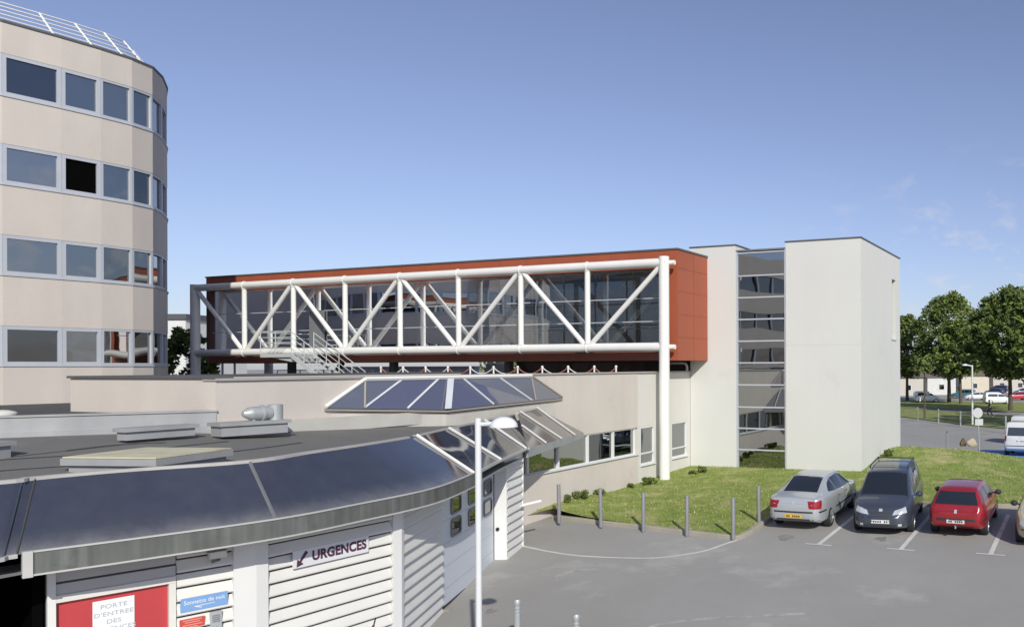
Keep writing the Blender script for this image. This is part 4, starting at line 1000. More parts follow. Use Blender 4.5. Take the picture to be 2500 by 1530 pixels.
# ------------------------------------------------------------------ chain posts on the roof behind the parapet
cps = [930, 984, 1039, 1093.5, 1148, 1205, 1264, 1324, 1387, 1451, 1504]
REDC = mat('faded_red_chain', (.42, .16, .14), .5, 0); WCH = mat('white_chain', (.7, .69, .66), .5, 0)
cpos = []; cproto = None
for i, px in enumerate(cps):
    P_ = pl(px, 900, B(0, -.9, 0), D2); P_.z = -1.2; cpos.append(P_)
    lab = ('white chain post beside the foot of the metal stair' if i == 0 else 'white chain post nearest the white bridge column' if i == len(cps) - 1 else '%s white chain post along the low roof counting from the metal stair' % ['', 'second', 'third', 'fourth', 'fifth', 'sixth', 'seventh', 'eighth', 'ninth', 'tenth'][i])
    if cproto is None:
        cproto = thing('chain_post', lab, 'chain post', (0, 0, 0), 'white chain posts on the low roof', local=True)
        mb = MB(); mb.lathe(Vector((0, 0, -.0)), [(.15, 0), (.15, .04), (.035, .06), (.035, 1.17)], 10); mb.build('post', WCH, cproto, local=True)
        mb = MB(); mb.lathe(Vector((0, 0, 1.16)), [(.05, 0), (.055, .03), (.04, .07), (0, .085)], 10); mb.build('cap', WCH, cproto, local=True); o = cproto
    else: o = copy_tree(cproto)
    o.location = P_ + UP * EYE; o['label'] = lab
mb = MB()
for k, (a, b) in enumerate(zip(cpos, cpos[1:])):
    pts = [a.lerp(b, i / 8) + UP * (1.17 - .27 * (1 - (i / 4 - 1) ** 2)) for i in range(9)]
    mb.tube(pts[:5] if k % 2 else pts[:6], .022, 5, 1 if (k % 3) else 0); mb.tube(pts[4:] if k % 2 else pts[5:], .022, 5, 0 if k % 2 or k > 5 else 1)
tag(mb.build('plastic_chain', [REDC, WCH]), 'red and white plastic chain hanging between the white posts', 'chain')

# ------------------------------------------------------------------ cars
def xz(*a): return [(a[i], a[i + 1]) for i in range(0, len(a), 2)]
def ctab(tab, x):
    if x <= tab[0][0]: return tab[0][1]
    for (a, b), (c, d) in zip(tab, tab[1:]):
        if x <= c:
            return b + (d - b) * (x - a) / (c - a)
    return tab[-1][1]
def smoothtab(tab):
    """monotone cubic through the key points, sampled"""
    n = len(tab); xs = [p[0] for p in tab]; ys = [p[1] for p in tab]
    dl = [(ys[i + 1] - ys[i]) / (xs[i + 1] - xs[i]) for i in range(n - 1)]
    m_ = [dl[0]] + [0 if dl[i - 1] * dl[i] <= 0 else 2 * dl[i - 1] * dl[i] / (dl[i - 1] + dl[i]) for i in range(1, n - 1)] + [dl[-1]]
    out = []
    for i in range(n - 1):
        h = xs[i + 1] - xs[i]
        for k in range(6):
            t = k / 6; out.append((xs[i] + h * t, (2 * t ** 3 - 3 * t * t + 1) * ys[i] + (t ** 3 - 2 * t * t + t) * h * m_[i] + (-2 * t ** 3 + 3 * t * t) * ys[i + 1] + (t ** 3 - t * t) * h * m_[i + 1]))
    out.append((xs[-1], ys[-1])); return out
TYRE = mat('tyre_rubber', (.02, .02, .02), .7); RIM = mat('alloy_rim', (.45, .46, .47), .3, .05, 3, metal=.7); ARCH = mat('wheel_arch', (.012, .012, .012), .8)
CARGL = glass('car_window', (.014, .017, .020), 0, 2.05, wave=0, rough=.02)
LAMPR = mat('red_tail_lamp', (.26, .012, .02), .15, .05, 4, coat=.6); LAMPC = mat('clear_headlamp', (.62, .64, .66), .12, .1, 8, coat=.8, metal=.4)
PLATEW = mat('white_number_plate', (.68, .68, .66), .4, 0); PLATEY = mat('yellow_number_plate', (.75, .46, .01), .4, 0); TRIM = mat('dark_bumper_strip', (.035, .035, .04), .5); CHROME = mat('chrome_badge', (.6, .6, .6), .5, 0, metal=.6)
PLTXT = mat('plate_lettering', (.03, .03, .03), .6, 0)
def paint(name, c, metal=.0, rough=.28): return mat(name, c, rough, .02, 2, metal=metal, coat=.7, spec=.5)
def make_car(name, label, spec, pm, cat='car', detail=True, group=None):
    root = thing(name, label, cat, (0, 0, 0), group, local=True)
    L, top, belt, hw, tw, zbt = spec['L'], smoothtab(spec['top']), smoothtab(spec['belt']), smoothtab(spec['hw']), smoothtab(spec['tw']), spec['zb']
    N = 64 if detail else 30; rings = []
    for i in range(N + 1):
        q = i / N; x = -L / 2 + L * (.5 - .5 * math.cos(math.pi * q)) * .55 + L * q * .45
        w_, t_, zt_, zb_ = ctab(hw, x), ctab(tw, x), ctab(top, x), ctab(belt, x); zb_ = min(zb_, zt_ - .04)
        z0 = ctab(zbt, x)
        h = [(0, z0), (w_ * .86, z0), (w_ * .965, z0 + .07), (w_ * .992, z0 + .18), (w_, (z0 + zb_) * .5), (w_ * .995, zb_ - .16), (w_ * .975, zb_ - .05), (w_ * .945, zb_)]
        e = (t_, zt_ - .065 * min(1, (zt_ - zb_) / .3))
        for k in (.33, .66): h.append((h[7][0] + (e[0] - h[7][0]) * k + .012 * math.sin(math.pi * k), h[7][1] + (e[1] - h[7][1]) * k))
        h += [e, (t_ * .93, zt_ - .026), (t_ * .75, zt_ - .008), (t_ * .4, zt_), (0, zt_ + .002)]
        ring = [Vector((x, -y, z)) for y, z in h] + [Vector((x, y, z)) for y, z in h[-2:0:-1]]
        rings.append(ring)
    nR = len(rings[0]); mb = MB()
    vs = [p for r_ in rings for p in r_]; fs = []
    for i in range(N):
        for k in range(nR):
            k2 = (k + 1) % nR; fs.append((i * nR + k, i * nR + k2, (i + 1) * nR + k2, (i + 1) * nR + k))
    mb.add(vs, fs, 0, True)
    fs2 = []
    def cap(idx, sgn):
        base = len(mb.v); c = Vector((0, 0, 0)); ring = rings[idx]
        for p in ring: c += p
        c /= nR; prev = [idx * nR + k for k in range(nR)]
        for s_, dx in ((.93, .022), (.75, .04), (.4, .052)):
            st_ = len(mb.v); mb.v += [Vector((p.x + sgn * dx, c.y + (p.y - c.y) * s_, c.z + (p.z - c.z) * s_)) for p in ring]
            cur = list(range(st_, st_ + nR))
            for k in range(nR):
                k2 = (k + 1) % nR; f = [prev[k], prev[k2], cur[k2], cur[k]]
                mb.f.append(f if sgn < 0 else f[::-1]); mb.m.append(0); mb.sm.append(True)
            prev = cur
        f = prev; mb.f.append(f if sgn < 0 else f[::-1]); mb.m.append(0); mb.sm.append(True)
    cap(0, -1); cap(N, 1)
    for i, f in enumerate(mb.f): mb.f[i] = f[::-1] if True else f
    bm_ = mb
    me_ = None
    body = mb.build('body', [pm, ARCH], root, local=True, sharp=32)
    bmm = bmesh.new(); bmm.from_mesh(body.data); bmesh.ops.remove_doubles(bmm, verts=bmm.verts, dist=.0005); bmesh.ops.recalc_face_normals(bmm, faces=bmm.faces); bmm.to_mesh(body.data)
    bvh = BVHTree.FromBMesh(bmm); bmm.free()
    R_ = spec['wr']; xr, xf, tr = spec['xr'], spec['xf'], spec['track'] / 2
    if detail:
        cuts = []
        for x in (xr, xf):
            for sg in (-1, 1):
                c = MB(); c.lathe(Vector((x, sg * (tr - .16), R_ + .015)), [(R_ + .055, 0), (R_ + .055, .5)], 28, 0, axis=Vector((0, sg, 0)), smooth=False); cuts.append(c.build('cutter', ARCH, None, local=True))
        bpy.context.view_layer.update()
        boolean_cut(body, cuts, 'body')
        mi = [m_.name for m_ in body.data.materials]
        if len(body.data.materials) < 2: body.data.materials.append(ARCH)
        ai = next(i for i, m_ in enumerate(body.data.materials) if m_ == ARCH)
        for p in body.data.polygons:
            for x in (xr, xf):
                d = math.hypot(p.center.x - x, p.center.z - R_ - .015)
                if d < R_ + .07 and abs(p.center.y) < tr + .3 and abs(p.normal.x * (p.center.x - x) + p.normal.z * (p.center.z - R_)) + 0 > .5 * d * math.hypot(p.normal.x, p.normal.z) and d > R_ * .3 and abs(p.normal.y) < .2 and abs(d - R_ - .055) < .03: p.material_index = ai
                if d < R_ + .05 and abs(abs(p.center.y) - (tr - .16)) < .01: p.material_index = ai
        body.data.set_sharp_from_angle(angle=R(32))
    def cast(o, d):
        h = bvh.ray_cast(Vector(o), Vector(d)); return h[0], h[1]
    def decal(nm, corners, side, m, parent=None, off=.006, nu=8, nv=6, mirror=False):
        """corners: four (a,b), counter-clockwise; side: 'L','R' -> (x,z); 'F','B' -> (y,z); 'T' -> (x,y)"""
        rows = []
        for j in range(nv + 1):
            row = []
            for i in range(nu + 1):
                u, v = i / nu, j / nv
                c = [Vector(q) for q in corners]; p = c[0] * (1 - u) * (1 - v) + c[1] * u * (1 - v) + c[2] * u * v + c[3] * (1 - u) * v
                if side == 'L': o, d = (p.x, 3, p.y), (0, -1, 0)
                elif side == 'R': o, d = (p.x, -3, p.y), (0, 1, 0)
                elif side == 'F': o, d = (5, p.x, p.y), (-1, 0, 0)
                elif side == 'B': o, d = (-5, p.x, p.y), (1, 0, 0)
                else: o, d = (p.x, p.y, 4), (0, 0, -1)
                h, nn = cast(o, d)
                if h is None: h = Vector(o) + Vector(d) * 3; nn = -Vector(d)
                row.append(h + nn * off)
            rows.append(row)
        b = MB(); b.grid(rows, 0, True, flip=side in ('L', 'B'))
        return b.build(nm, m, parent or root, local=True)
    seam = []
    if detail:
        for q in spec.get('seams', ()):
            seam.append(('door_seam', xz(q - .008, .34, q + .008, .34, q + .008, .95, q - .008, .95), 'S', TRIM))
        for q in spec.get('seams', ())[:2]:
            seam.append(('door_handle', xz(q + .08, .80, q + .22, .80, q + .22, .83, q + .08, .83), 'S', TRIM))
    for nm, cs, side, m in spec['decals'] + seam:
        par = None
        sides = ('L', 'R') if side == 'S' else (side,)
        for sd in sides:
            o = decal(nm, cs, sd, m)
            if nm == 'number_plate' and detail:
                ys = [c[0] for c in cs]; zsn = [c[1] for c in cs]
                for k in range(7):
                    u = min(ys) + (max(ys) - min(ys)) * (.14 + .72 * k / 6); hh = (max(zsn) - min(zsn))
                    if k in (4,): continue
                    decal('plate_letter', [(u - .02, min(zsn) + hh * .22), (u + .02, min(zsn) + hh * .22), (u + .02, min(zsn) + hh * .78), (u - .02, min(zsn) + hh * .78)], sd, PLTXT, o, .009, 1, 1)
            if nm in ('tail_lamp', 'headlamp') and False: pass
        if side in ('F', 'B') and nm in ('tail_lamp', 'headlamp', 'fog_lamp'):
            decal(nm, [(-c[0], c[1]) for c in cs][::-1], side, m)
    # wheels
    for x in (xr, xf):
        for sg in (-1, 1):
            c = Vector((x, sg * (tr - .10), R_)); ax = Vector((0, sg, 0))
            b = MB(); b.lathe(c, [(R_ * .62, 0), (R_ * .93, .0), (R_, .03), (R_, .17), (R_ * .94, .20), (R_ * .66, .205), (R_ * .62, .17)], 28, axis=ax)
            wh = b.build('wheel', TYRE, root, local=True)
            b = MB(); b.lathe(c, [(0, .16), (R_ * .60, .15), (R_ * .66, .20), (R_ * .60, .205), (R_ * .57, .175), (0, .18)], 24, axis=ax)
            if detail:
                for k in range(5):
                    q = 2 * math.pi * k / 5; dv = Vector((math.cos(q), 0, math.sin(q))); sv = Vector((-math.sin(q), 0, math.cos(q))) * (R_ * .10)
                    b.prism([c + ax * .178 + sv, c + ax * .178 - sv, c + ax * .19 - sv * .7 + dv * R_ * .6, c + ax * .19 + sv * .7 + dv * R_ * .6], ax * .012)
            b.build('rim', [RIM], wh, local=True)
            if detail:
                b = MB()
                for k in range(5):
                    q = 2 * math.pi * (k + .5) / 5; dv = Vector((math.cos(q), 0, math.sin(q))); sv = Vector((-math.sin(q), 0, math.cos(q)))
                    b.add([c + ax * .186 + dv * R_ * .18, c + ax * .19 + dv * R_ * .52 - sv * R_ * .20, c + ax * .19 + dv * R_ * .52 + sv * R_ * .20], [(0, 1, 2)])
                b.build('rim_gap', ARCH, wh, local=True)
    if detail:
        mx_, mz, my = spec['mirror']
        for sg in (-1, 1):
            b = MB(); c = Vector((mx_, sg * (my + .10), mz)); b.lathe(c - Vector((.06, 0, 0)), [(.02, 0), (.075, .02), (.085, .06), (.06, .12), (0, .14)], 12, axis=Vector((1, 0, 0)))
            for v in b.v: v.y = c.y + (v.y - c.y) * 1.25
            b.tube([Vector((mx_ + .02, sg * (my - .06), mz - .03)), c], .025, 6); b.build('wing_mirror', spec.get('mirror_mat', pm), root, local=True)
    return root
def place(root, P, ang):
    root.location = P + UP * EYE; root.rotation_euler = (0, 0, ang)
def slope_place(root, wheel_pt, local_pt, ang):
    """put the car so that local_pt (x, y on the ground) rests at wheel_pt, pitched with the ground"""
    h = Vector((math.cos(ang), math.sin(ang), 0)); s = Vector((-math.sin(ang), math.cos(ang), 0))
    base = wheel_pt - h * local_pt[0] - s * local_pt[1]
    f_ = base + h * 1.3; b_ = base - h * 1.3; l_ = base + s * .7; r_ = base - s * .7
    fx = Vector((f_.x - b_.x, f_.y - b_.y, gz(f_.x, f_.y) - gz(b_.x, b_.y))).normalized(); sy = Vector((l_.x - r_.x, l_.y - r_.y, gz(l_.x, l_.y) - gz(r_.x, r_.y))).normalized()
    up = fx.cross(sy).normalized(); sy = up.cross(fx)
    base.z = gz(base.x, base.y)
    root.matrix_world = Matrix(((fx.x, sy.x, up.x, base.x), (fx.y, sy.y, up.y, base.y), (fx.z, sy.z, up.z, base.z + EYE), (0, 0, 0, 1)))
ANG = math.atan2(D2.y, D2.x)
# silver saloon -------------------------------------------------
sal = dict(L=4.66, seams=(-.60, .20, 1.02), zb=[(-2.33, .36), (-2.0, .24), (2.0, .22), (2.33, .30)],
  top=[(-2.33, .86), (-2.27, 1.0), (-2.0, 1.05), (-1.72, 1.075), (-1.2, 1.27), (-.72, 1.42), (-.2, 1.455), (.35, 1.43), (.75, 1.30), (1.28, 1.0), (1.8, .90), (2.15, .78), (2.33, .60)],
  belt=[(-2.33, .82), (-2.2, .95), (-1.8, 1.0), (-1.0, .985), (.6, .93), (1.25, .90), (1.9, .82), (2.33, .55)],
  hw=[(-2.33, .70), (-2.2, .80), (-1.7, .88), (-.8, .905), (.8, .905), (1.6, .88), (2.1, .76), (2.33, .55)],
  tw=[(-2.33, .62), (-2.2, .70), (-1.75, .70), (-1.2, .60), (-.7, .56), (.3, .57), (.8, .62), (1.3, .72), (1.9, .70), (2.33, .48)],
  wr=.325, xr=-1.33, xf=1.40, track=1.58, mirror=(.78, .97, .90))
sal['decals'] = [
  ('rear_window', xz(-1.66, -.54, -1.66, .54, -.78, .48, -.78, -.48), 'T', CARGL),
  ('windscreen', xz(.55, -.50, 1.24, -.62, 1.24, .62, .55, .50), 'T', CARGL),
  ('side_window', xz(-1.28, 1.05, -.62, 1.0, -.62, 1.34, -.95, 1.24), 'S', CARGL),
  ('side_window', xz(-.57, 1.0, .18, .97, .18, 1.37, -.57, 1.35), 'S', CARGL),
  ('side_window', xz(.23, .97, 1.0, .955, .60, 1.28, .23, 1.37), 'S', CARGL),
  ('tail_lamp', xz(-.82, .70, -.50, .72, -.44, .93, -.76, .93), 'B', LAMPR),
  ('tail_lamp', xz(-2.28, .72, -2.12, .76, -2.08, .95, -2.22, .94), 'S', LAMPR),
  ('bumper_strip', xz(-.80, .585, .80, .585, .80, .635, -.80, .635), 'B', TRIM),
  ('bumper_strip', xz(-2.25, .585, -1.8, .585, -1.8, .635, -2.25, .635), 'S', TRIM),
  ('side_strip', xz(-.85, .50, .95, .50, .95, .55, -.85, .55), 'S', TRIM),
  ('number_plate', xz(-.26, .43, .26, .43, .26, .54, -.26, .54), 'B', PLATEY),
  ('badge', xz(-.04, .82, .04, .82, .04, .90, -.04, .90), 'B', CHROME),
  ('lower_bumper', xz(-.62, .37, .62, .37, .62, .41, -.62, .41), 'B', TRIM)]
SILVER = paint('silver_paint', (.46, .48, .50), .35, .32)
c1 = make_car('parked_car', 'silver saloon car parked nose to the lawn with a yellow rear plate', sal, SILVER, group='cars parked nose to the lawn')
slope_place(c1, hit(2023, 1283), (-1.33, -.79), ANG + R(1))
# dark blue-grey people carrier, front to camera ----------------
mpv = dict(L=4.52, seams=(-1.12, -.185, .93), zb=[(-2.26, .34), (-1.9, .24), (1.9, .22), (2.26, .28)],
  top=[(-2.26, 1.10), (-2.2, 1.35), (-1.95, 1.62), (-1.4, 1.68), (-.4, 1.69), (.35, 1.63), (.7, 1.48), (1.38, 1.06), (1.7, .97), (2.05, .86), (2.2, .74), (2.26, .62)],
  belt=[(-2.26, .95), (-1.5, 1.0), (.4, .97), (1.3, .95), (1.75, .86), (2.1, .76), (2.26, .56)],
  hw=[(-2.26, .78), (-2.1, .85), (-1.3, .90), (.9, .905), (1.6, .87), (2.0, .78), (2.2, .64), (2.26, .54)],
  tw=[(-2.26, .64), (-1.9, .62), (-1.0, .64), (.3, .64), (.75, .67), (1.4, .76), (1.8, .72), (2.15, .58), (2.26, .46)],
  wr=.33, xr=-1.30, xf=1.40, track=1.56, mirror=(1.0, 1.05, .90))
mpv['decals'] = [
  ('windscreen', xz(.50, -.585, 1.36, -.70, 1.36, .70, .50, .585), 'T', CARGL),
  ('sunroof', xz(-.75, -.50, .05, -.50, .05, .50, -.75, .50), 'T', CARGL),
  ('side_window', xz(-1.95, 1.10, -1.15, 1.06, -1.15, 1.50, -1.85, 1.48), 'S', CARGL),
  ('side_window', xz(-1.08, 1.06, -.22, 1.03, -.22, 1.52, -1.08, 1.51), 'S', CARGL),
  ('side_window', xz(-.15, 1.03, .92, 1.0, .52, 1.44, -.15, 1.52), 'S', CARGL),
  ('rear_window', xz(-.55, 1.08, .55, 1.08, .50, 1.46, -.50, 1.46), 'B', CARGL),
  ('headlamp', xz(.34, .64, .74, .70, .70, .85, .40, .76), 'F', LAMPC),
  ('grille', xz(-.33, .655, .33, .655, .36, .72, -.36, .72), 'F', TRIM),
  ('bumper_strip', xz(-.66, .555, .66, .555, .66, .585, -.66, .585), 'F', TRIM),
  ('number_plate', xz(-.26, .41, .26, .41, .26, .51, -.26, .51), 'F', PLATEW),
  ('lower_grille', xz(-.46, .31, .46, .31, .46, .375, -.46, .375), 'F', TRIM),
  ('fog_lamp', xz(.50, .33, .60, .33, .60, .40, .50, .40), 'F', LAMPC),
  ('badge', xz(-.05, .735, .05, .735, .05, .80, -.05, .80), 'F', CHROME),
  ('tail_lamp', xz(.60, .75, .76, .75, .72, 1.2, .60, 1.2), 'B', LAMPR)]
NAVY = paint('blue_grey_paint', (.055, .066, .092), .25, .3)
c2 = make_car('parked_car', 'dark blue grey people carrier with its front to the camera', mpv, NAVY, group='cars parked nose to the lawn')
mb = MB()
for sg in (-1, 1): mb.tube([Vector((-1.7, sg * .585, 1.67)), Vector((-1.6, sg * .585, 1.73)), Vector((.05, sg * .585, 1.74)), Vector((.2, sg * .585, 1.66))], .022, 6)
mb.tube([Vector((-1.5, -.585, 1.74)), Vector((-1.5, .585, 1.74))], .02, 6)
mb.build('roof_bar', TRIM, c2, local=True)
slope_place(c2, hit(2224, 1296), (1.40, .78), ANG + math.pi + R(6))
# red hatchback ---------------------------------------------------
hat = dict(L=3.85, seams=(-.60, .72), zb=[(-1.92, .36), (-1.6, .24), (1.6, .22), (1.92, .30)],
  top=[(-1.92, .80), (-1.86, .95), (-1.72, 1.08), (-1.45, 1.33), (-1.2, 1.385), (-.5, 1.40), (.1, 1.37), (.45, 1.25), (.95, .96), (1.45, .86), (1.78, .73), (1.92, .56)],
  belt=[(-1.92, .76), (-1.75, .90), (-1.2, .92), (.4, .88), (.95, .865), (1.5, .78), (1.92, .52)],
  hw=[(-1.92, .68), (-1.8, .76), (-1.3, .82), (.6, .825), (1.3, .80), (1.7, .70), (1.92, .52)],
  tw=[(-1.92, .60), (-1.75, .64), (-1.45, .56), (-.8, .545), (.1, .56), (.5, .60), (1.0, .68), (1.5, .64), (1.92, .44)],
  wr=.29, xr=-1.18, xf=1.20, track=1.42, mirror=(.52, .94, .82), mirror_mat=TRIM)
hat['decals'] = [
  ('rear_window', xz(-.61, .965, .61, .965, .50, 1.28, -.50, 1.28), 'B', CARGL),
  ('windscreen', xz(.28, -.48, .92, -.58, .92, .58, .28, .48), 'T', CARGL),
  ('side_window', xz(-1.42, .99, -.62, .955, -.62, 1.29, -1.22, 1.27), 'S', CARGL),
  ('side_window', xz(-.55, .955, .66, .915, .34, 1.23, -.55, 1.30), 'S', CARGL),
  ('tail_lamp', xz(-.74, .70, -.48, .72, -.48, .85, -.70, .86), 'B', LAMPR),
  ('bumper_strip', xz(-.72, .52, .72, .52, .72, .595, -.72, .595), 'B', TRIM),
  ('bumper_strip', xz(-1.85, .52, -1.52, .52, -1.52, .595, -1.85, .595), 'S', TRIM),
  ('side_strip', xz(-.78, .47, .82, .47, .82, .53, -.78, .53), 'S', TRIM),
  ('number_plate', xz(-.25, .455, .25, .455, .25, .555, -.25, .555), 'B', PLATEW),
  ('badge', xz(-.035, .74, .035, .74, .035, .83, -.035, .83), 'B', CHROME),
  ('lower_bumper', xz(-.6, .365, .6, .365, .6, .39, -.6, .39), 'B', TRIM)]
REDP = paint('red_paint', (.27, .014, .02), .1, .3)
c3 = make_car('parked_car', 'small red hatchback car parked nose to the lawn', hat, REDP, group='cars parked nose to the lawn')
mb = MB(); mb.tube([Vector((-1.9, 0, .33)), Vector((-2.02, 0, .33)), Vector((-2.03, 0, .40))], .022, 8); mb.build('tow_bar', GALV, c3, local=True)
slope_place(c3, hit(2404, 1304), (-1.18, -.71), ANG)
# tan car cut by the right edge, front to camera ------------------
TAN = paint('tan_paint', (.50, .42, .27), .1, .3)
sal2 = dict(hat); sal2['decals'] = [d for d in hat['decals'] if d[0] in ('windscreen', 'side_window')] + [
  ('headlamp', xz(.36, .56, .68, .58, .66, .72, .40, .68), 'F', LAMPC), ('grille', xz(-.32, .56, .32, .56, .32, .64, -.32, .64), 'F', TRIM),
  ('bumper_strip', xz(-.62, .47, .62, .47, .62, .51, -.62, .51), 'F', TRIM), ('number_plate', xz(-.25, .36, .25, .36, .25, .455, -.25, .455), 'F', PLATEW), ('side_strip', xz(-.78, .47, .82, .47, .82, .53, -.78, .53), 'S', TRIM)]
c4 = make_car('parked_car', 'tan car with its front to the camera cut by the right edge of the photo', sal2, TAN, group='cars parked nose to the lawn')
slope_place(c4, hit(2487, 1322), (1.25, -.74), ANG + math.pi)
# white small van behind the lawn ---------------------------------
van = dict(L=4.1, zb=[(-2.05, .38), (-1.8, .26), (1.7, .24), (2.05, .32)],
  top=[(-2.05, 1.05), (-2.02, 1.55), (-1.9, 1.78), (-1.2, 1.82), (-.1, 1.82), (.35, 1.70), (1.05, 1.14), (1.5, 1.02), (1.9, .86), (2.05, .62)],
  belt=[(-2.05, 1.0), (-1.2, 1.05), (.4, 1.02), (1.1, 1.0), (1.6, .9), (2.05, .56)],
  hw=[(-2.05, .77), (-1.95, .83), (-1, .85), (1.0, .85), (1.6, .8), (2.05, .58)],
  tw=[(-2.05, .68), (-1.8, .70), (0, .70), (.4, .70), (1.1, .74), (1.6, .68), (2.05, .45)],
  wr=.32, xr=-1.25, xf=1.3, track=1.5, mirror=(.95, 1.1, .86))
van['decals'] = [('rear_window', xz(-.66, 1.06, .66, 1.06, .60, 1.50, -.60, 1.50), 'B', CARGL), ('tail_lamp', xz(-.81, .78, -.70, .78, -.68, 1.06, -.79, 1.06), 'B', LAMPR), ('number_plate', xz(-.25, .74, .25, .74, .25, .84, -.25, .84), 'B', PLATEW),
  ('badge', xz(-.06, .93, .06, .93, .06, 1.0, -.06, 1.0), 'B', CHROME), ('bumper_strip', xz(-.7, .52, .7, .52, .7, .56, -.7, .56), 'B', TRIM), ('side_window', xz(-1.7, 1.12, -.2, 1.1, -.2, 1.55, -1.6, 1.55), 'S', CARGL), ('side_window', xz(-.1, 1.1, 1.0, 1.08, .5, 1.5, -.1, 1.55), 'S', CARGL), ('windscreen', xz(.3, -.6, 1.0, -.68, 1.0, .68, .3, .6), 'T', CARGL)]
WHP = paint('white_van_paint', (.60, .60, .60), 0, .3)
c5 = make_car('parked_van', 'white small van parked by the blue bay at the right edge', van, WHP, 'van')
VP = ray(2491, 1100) * 43.; VP.z = gz(VP.x, VP.y)
slope_place(c5, VP, (-2.0, 0), R(68))
c6 = make_car('parked_van', 'second white van half hidden behind the white van by the blue bay', van, WHP, 'van')
VQ = ray(2496, 1100) * 52.; VQ.z = gz(VQ.x, VQ.y); slope_place(c6, VQ, (-2.0, 0), R(60))
# blue paint bay under the van
mb = MB(); bq = [hit(*dd(x, y), y0=41) for x, y in ((2340, 1092), (2395, 1080), (2480, 1078), (2540, 1100))]
ez = R(68); hx_ = Vector((math.cos(ez), math.sin(ez), 0)); sx_ = Vector((-math.sin(ez), math.cos(ez), 0)); b0_ = Vector((VP.x, VP.y, 0))
rows = []
for i in range(9):
    rows.append([Vector((q.x, q.y, gz(q.x, q.y) + .008)) for q in (b0_ - hx_ * 3.6 + hx_ * (i * 1.05) + sx_ * a_ for a_ in (2.6, 1.2, 0, -1.8))])
mb.grid(rows, 0, False, flip=False); bb = mb.build('blue_bay', BLUEP)
if bb.data.polygons[0].normal.z < 0: bb.data.flip_normals()
tag(bb, 'blue painted parking bay behind the lawn', 'road marking', kind='structure')

# ------------------------------------------------------------------ background on the right
def ghit(x, y): return hit(*dd(x, y), y0=46)
def strip_poly(name, label, poly, m, dz, kind='structure', step=2.):
    return cdt_sheet(name, poly, lambda x, y: gz(x, y) + dz, m, step, label, kind=kind)
vA = [ghit(2100, 1000), ghit(2168, 1003), ghit(2240, 1012), ghit(2320, 1022), ghit(2400, 1030), ghit(2520, 1040)]
vB = [ghit(2560, 1003), ghit(2400, 999), ghit(2300, 990), ghit(2168, 984), ghit(2090, 984)]
strip_poly('grass_verge', 'grass verge beyond the road in front of the fence', [(p.x, p.y) for p in vA + vB], GRASS2, .06)
vC = [ghit(2090, 981), ghit(2300, 985), ghit(2450, 992), ghit(2560, 996), ghit(2560, 968), ghit(2410, 968), ghit(2330, 966), ghit(2090, 963)]
strip_poly('far_grass', 'far grass under the trees', [(p.x, p.y) for p in vC], GRASS2, .05, step=4)
# fence: posts and wire rails along the verge
FENCE = mat('pale_fence_post', (.24, .25, .245), .6, .1, 2)
fp_px = [(2160, 1010), (2208, 1012), (2258, 1018), (2311, 1026), (2420, 1042)]
fpts = [hit(*dd(x, y), y0=46) for x, y in fp_px]
labs = ['pale fence post at the left by the white stair tower', 'pale fence post nearest the thin dark trunk', 'pale fence post left of the far lamp post with a slack wire', 'pale fence post just left of the far lamp post', 'pale fence post nearest the white van']
for p, lb_ in zip(fpts, labs):
    t = thing('fence_post', lb_, 'fence post', p, 'pale posts of the wire fence')
    mb = MB(); mb.fbox(p, Vector((1, 0, 0)), Vector((0, 1, 0)), -.06, .06, -.06, .06, -.2, 1.25); mb.build('post', FENCE, t)
    mb = MB(); mb.fbox(p, Vector((1, 0, 0)), Vector((0, 1, 0)), -.07, .07, -.07, .07, 1.252, 1.30); mb.build('cap', FENCE, t)
mb = MB()
for a, b in zip(fpts, fpts[1:]):
    for h in (1.15, .6):
        mb.tube([a + UP * h, (a + b) / 2 + UP * (h - .06), b + UP * h], .018, 5)
tag(mb.build('fence_wire', GALV), 'slack wires of the roadside fence', 'fence wire')
# far lamp post
p = hit(*dd(2340, 1022), y0=46); s_ = p.y / F
fl = thing('street_lamp', 'pale far street lamp between the trees beyond the road', 'street lamp', p)
hgt = (1022 - 878) * 1.01461 * s_
mb = MB(); mb.tube([p - UP * .2, p + UP * hgt], [.09, .07], 10); mb.build('pole', LAMPW, fl)
mb = MB(); mb.tube([p + UP * (hgt - .1), p + UP * (hgt + .02) - Vector((.5, 0, 0))], .05, 6); mb.lathe(p + UP * (hgt - .05) - Vector((.65, 0, 0)), [(0, 0), (.26, .01), (.22, .12), (0, .17)], 12); mb.build('lamp_head', LAMPDOME, fl)
# round sign seen from the back
p = hit(*dd(2354, 1084), y0=30, fn=lz) if False else ray(*dd(2357, 1086)) * 41.5
sg_ = thing('road_sign', 'round grey road sign seen from the back with a plate below', 'sign', Vector((p.x, p.y, p.z)))
s_ = p.y / F
SBK = mat('sign_back', (.45, .46, .45), .5, .06, 5)
cz = p.z + (1086 - 993) * 1.01461 * s_
mb = MB(); mb.tube([p - UP * .3, Vector((p.x - .08, p.y, cz + .22))], .032, 8); mb.build('pole', GALV, sg_)
mb = MB(); mb.lathe(Vector((p.x - .09, p.y - .04, cz)), [(0, -.01), (.25, -.01), (.26, 0), (.25, .012), (0, .012)], 24, axis=Vector((.15, -1, 0)).normalized()); mb.build('disc', SBK, sg_)
mb = MB(); mb.fbox(Vector((p.x - .02, p.y - .04, cz)), Vector((1, .15, 0)).normalized(), Vector((-.15, 1, 0)).normalized(), -.22, .20, -.01, .01, -.62, -.30); mb.build('plate', SBK, sg_)
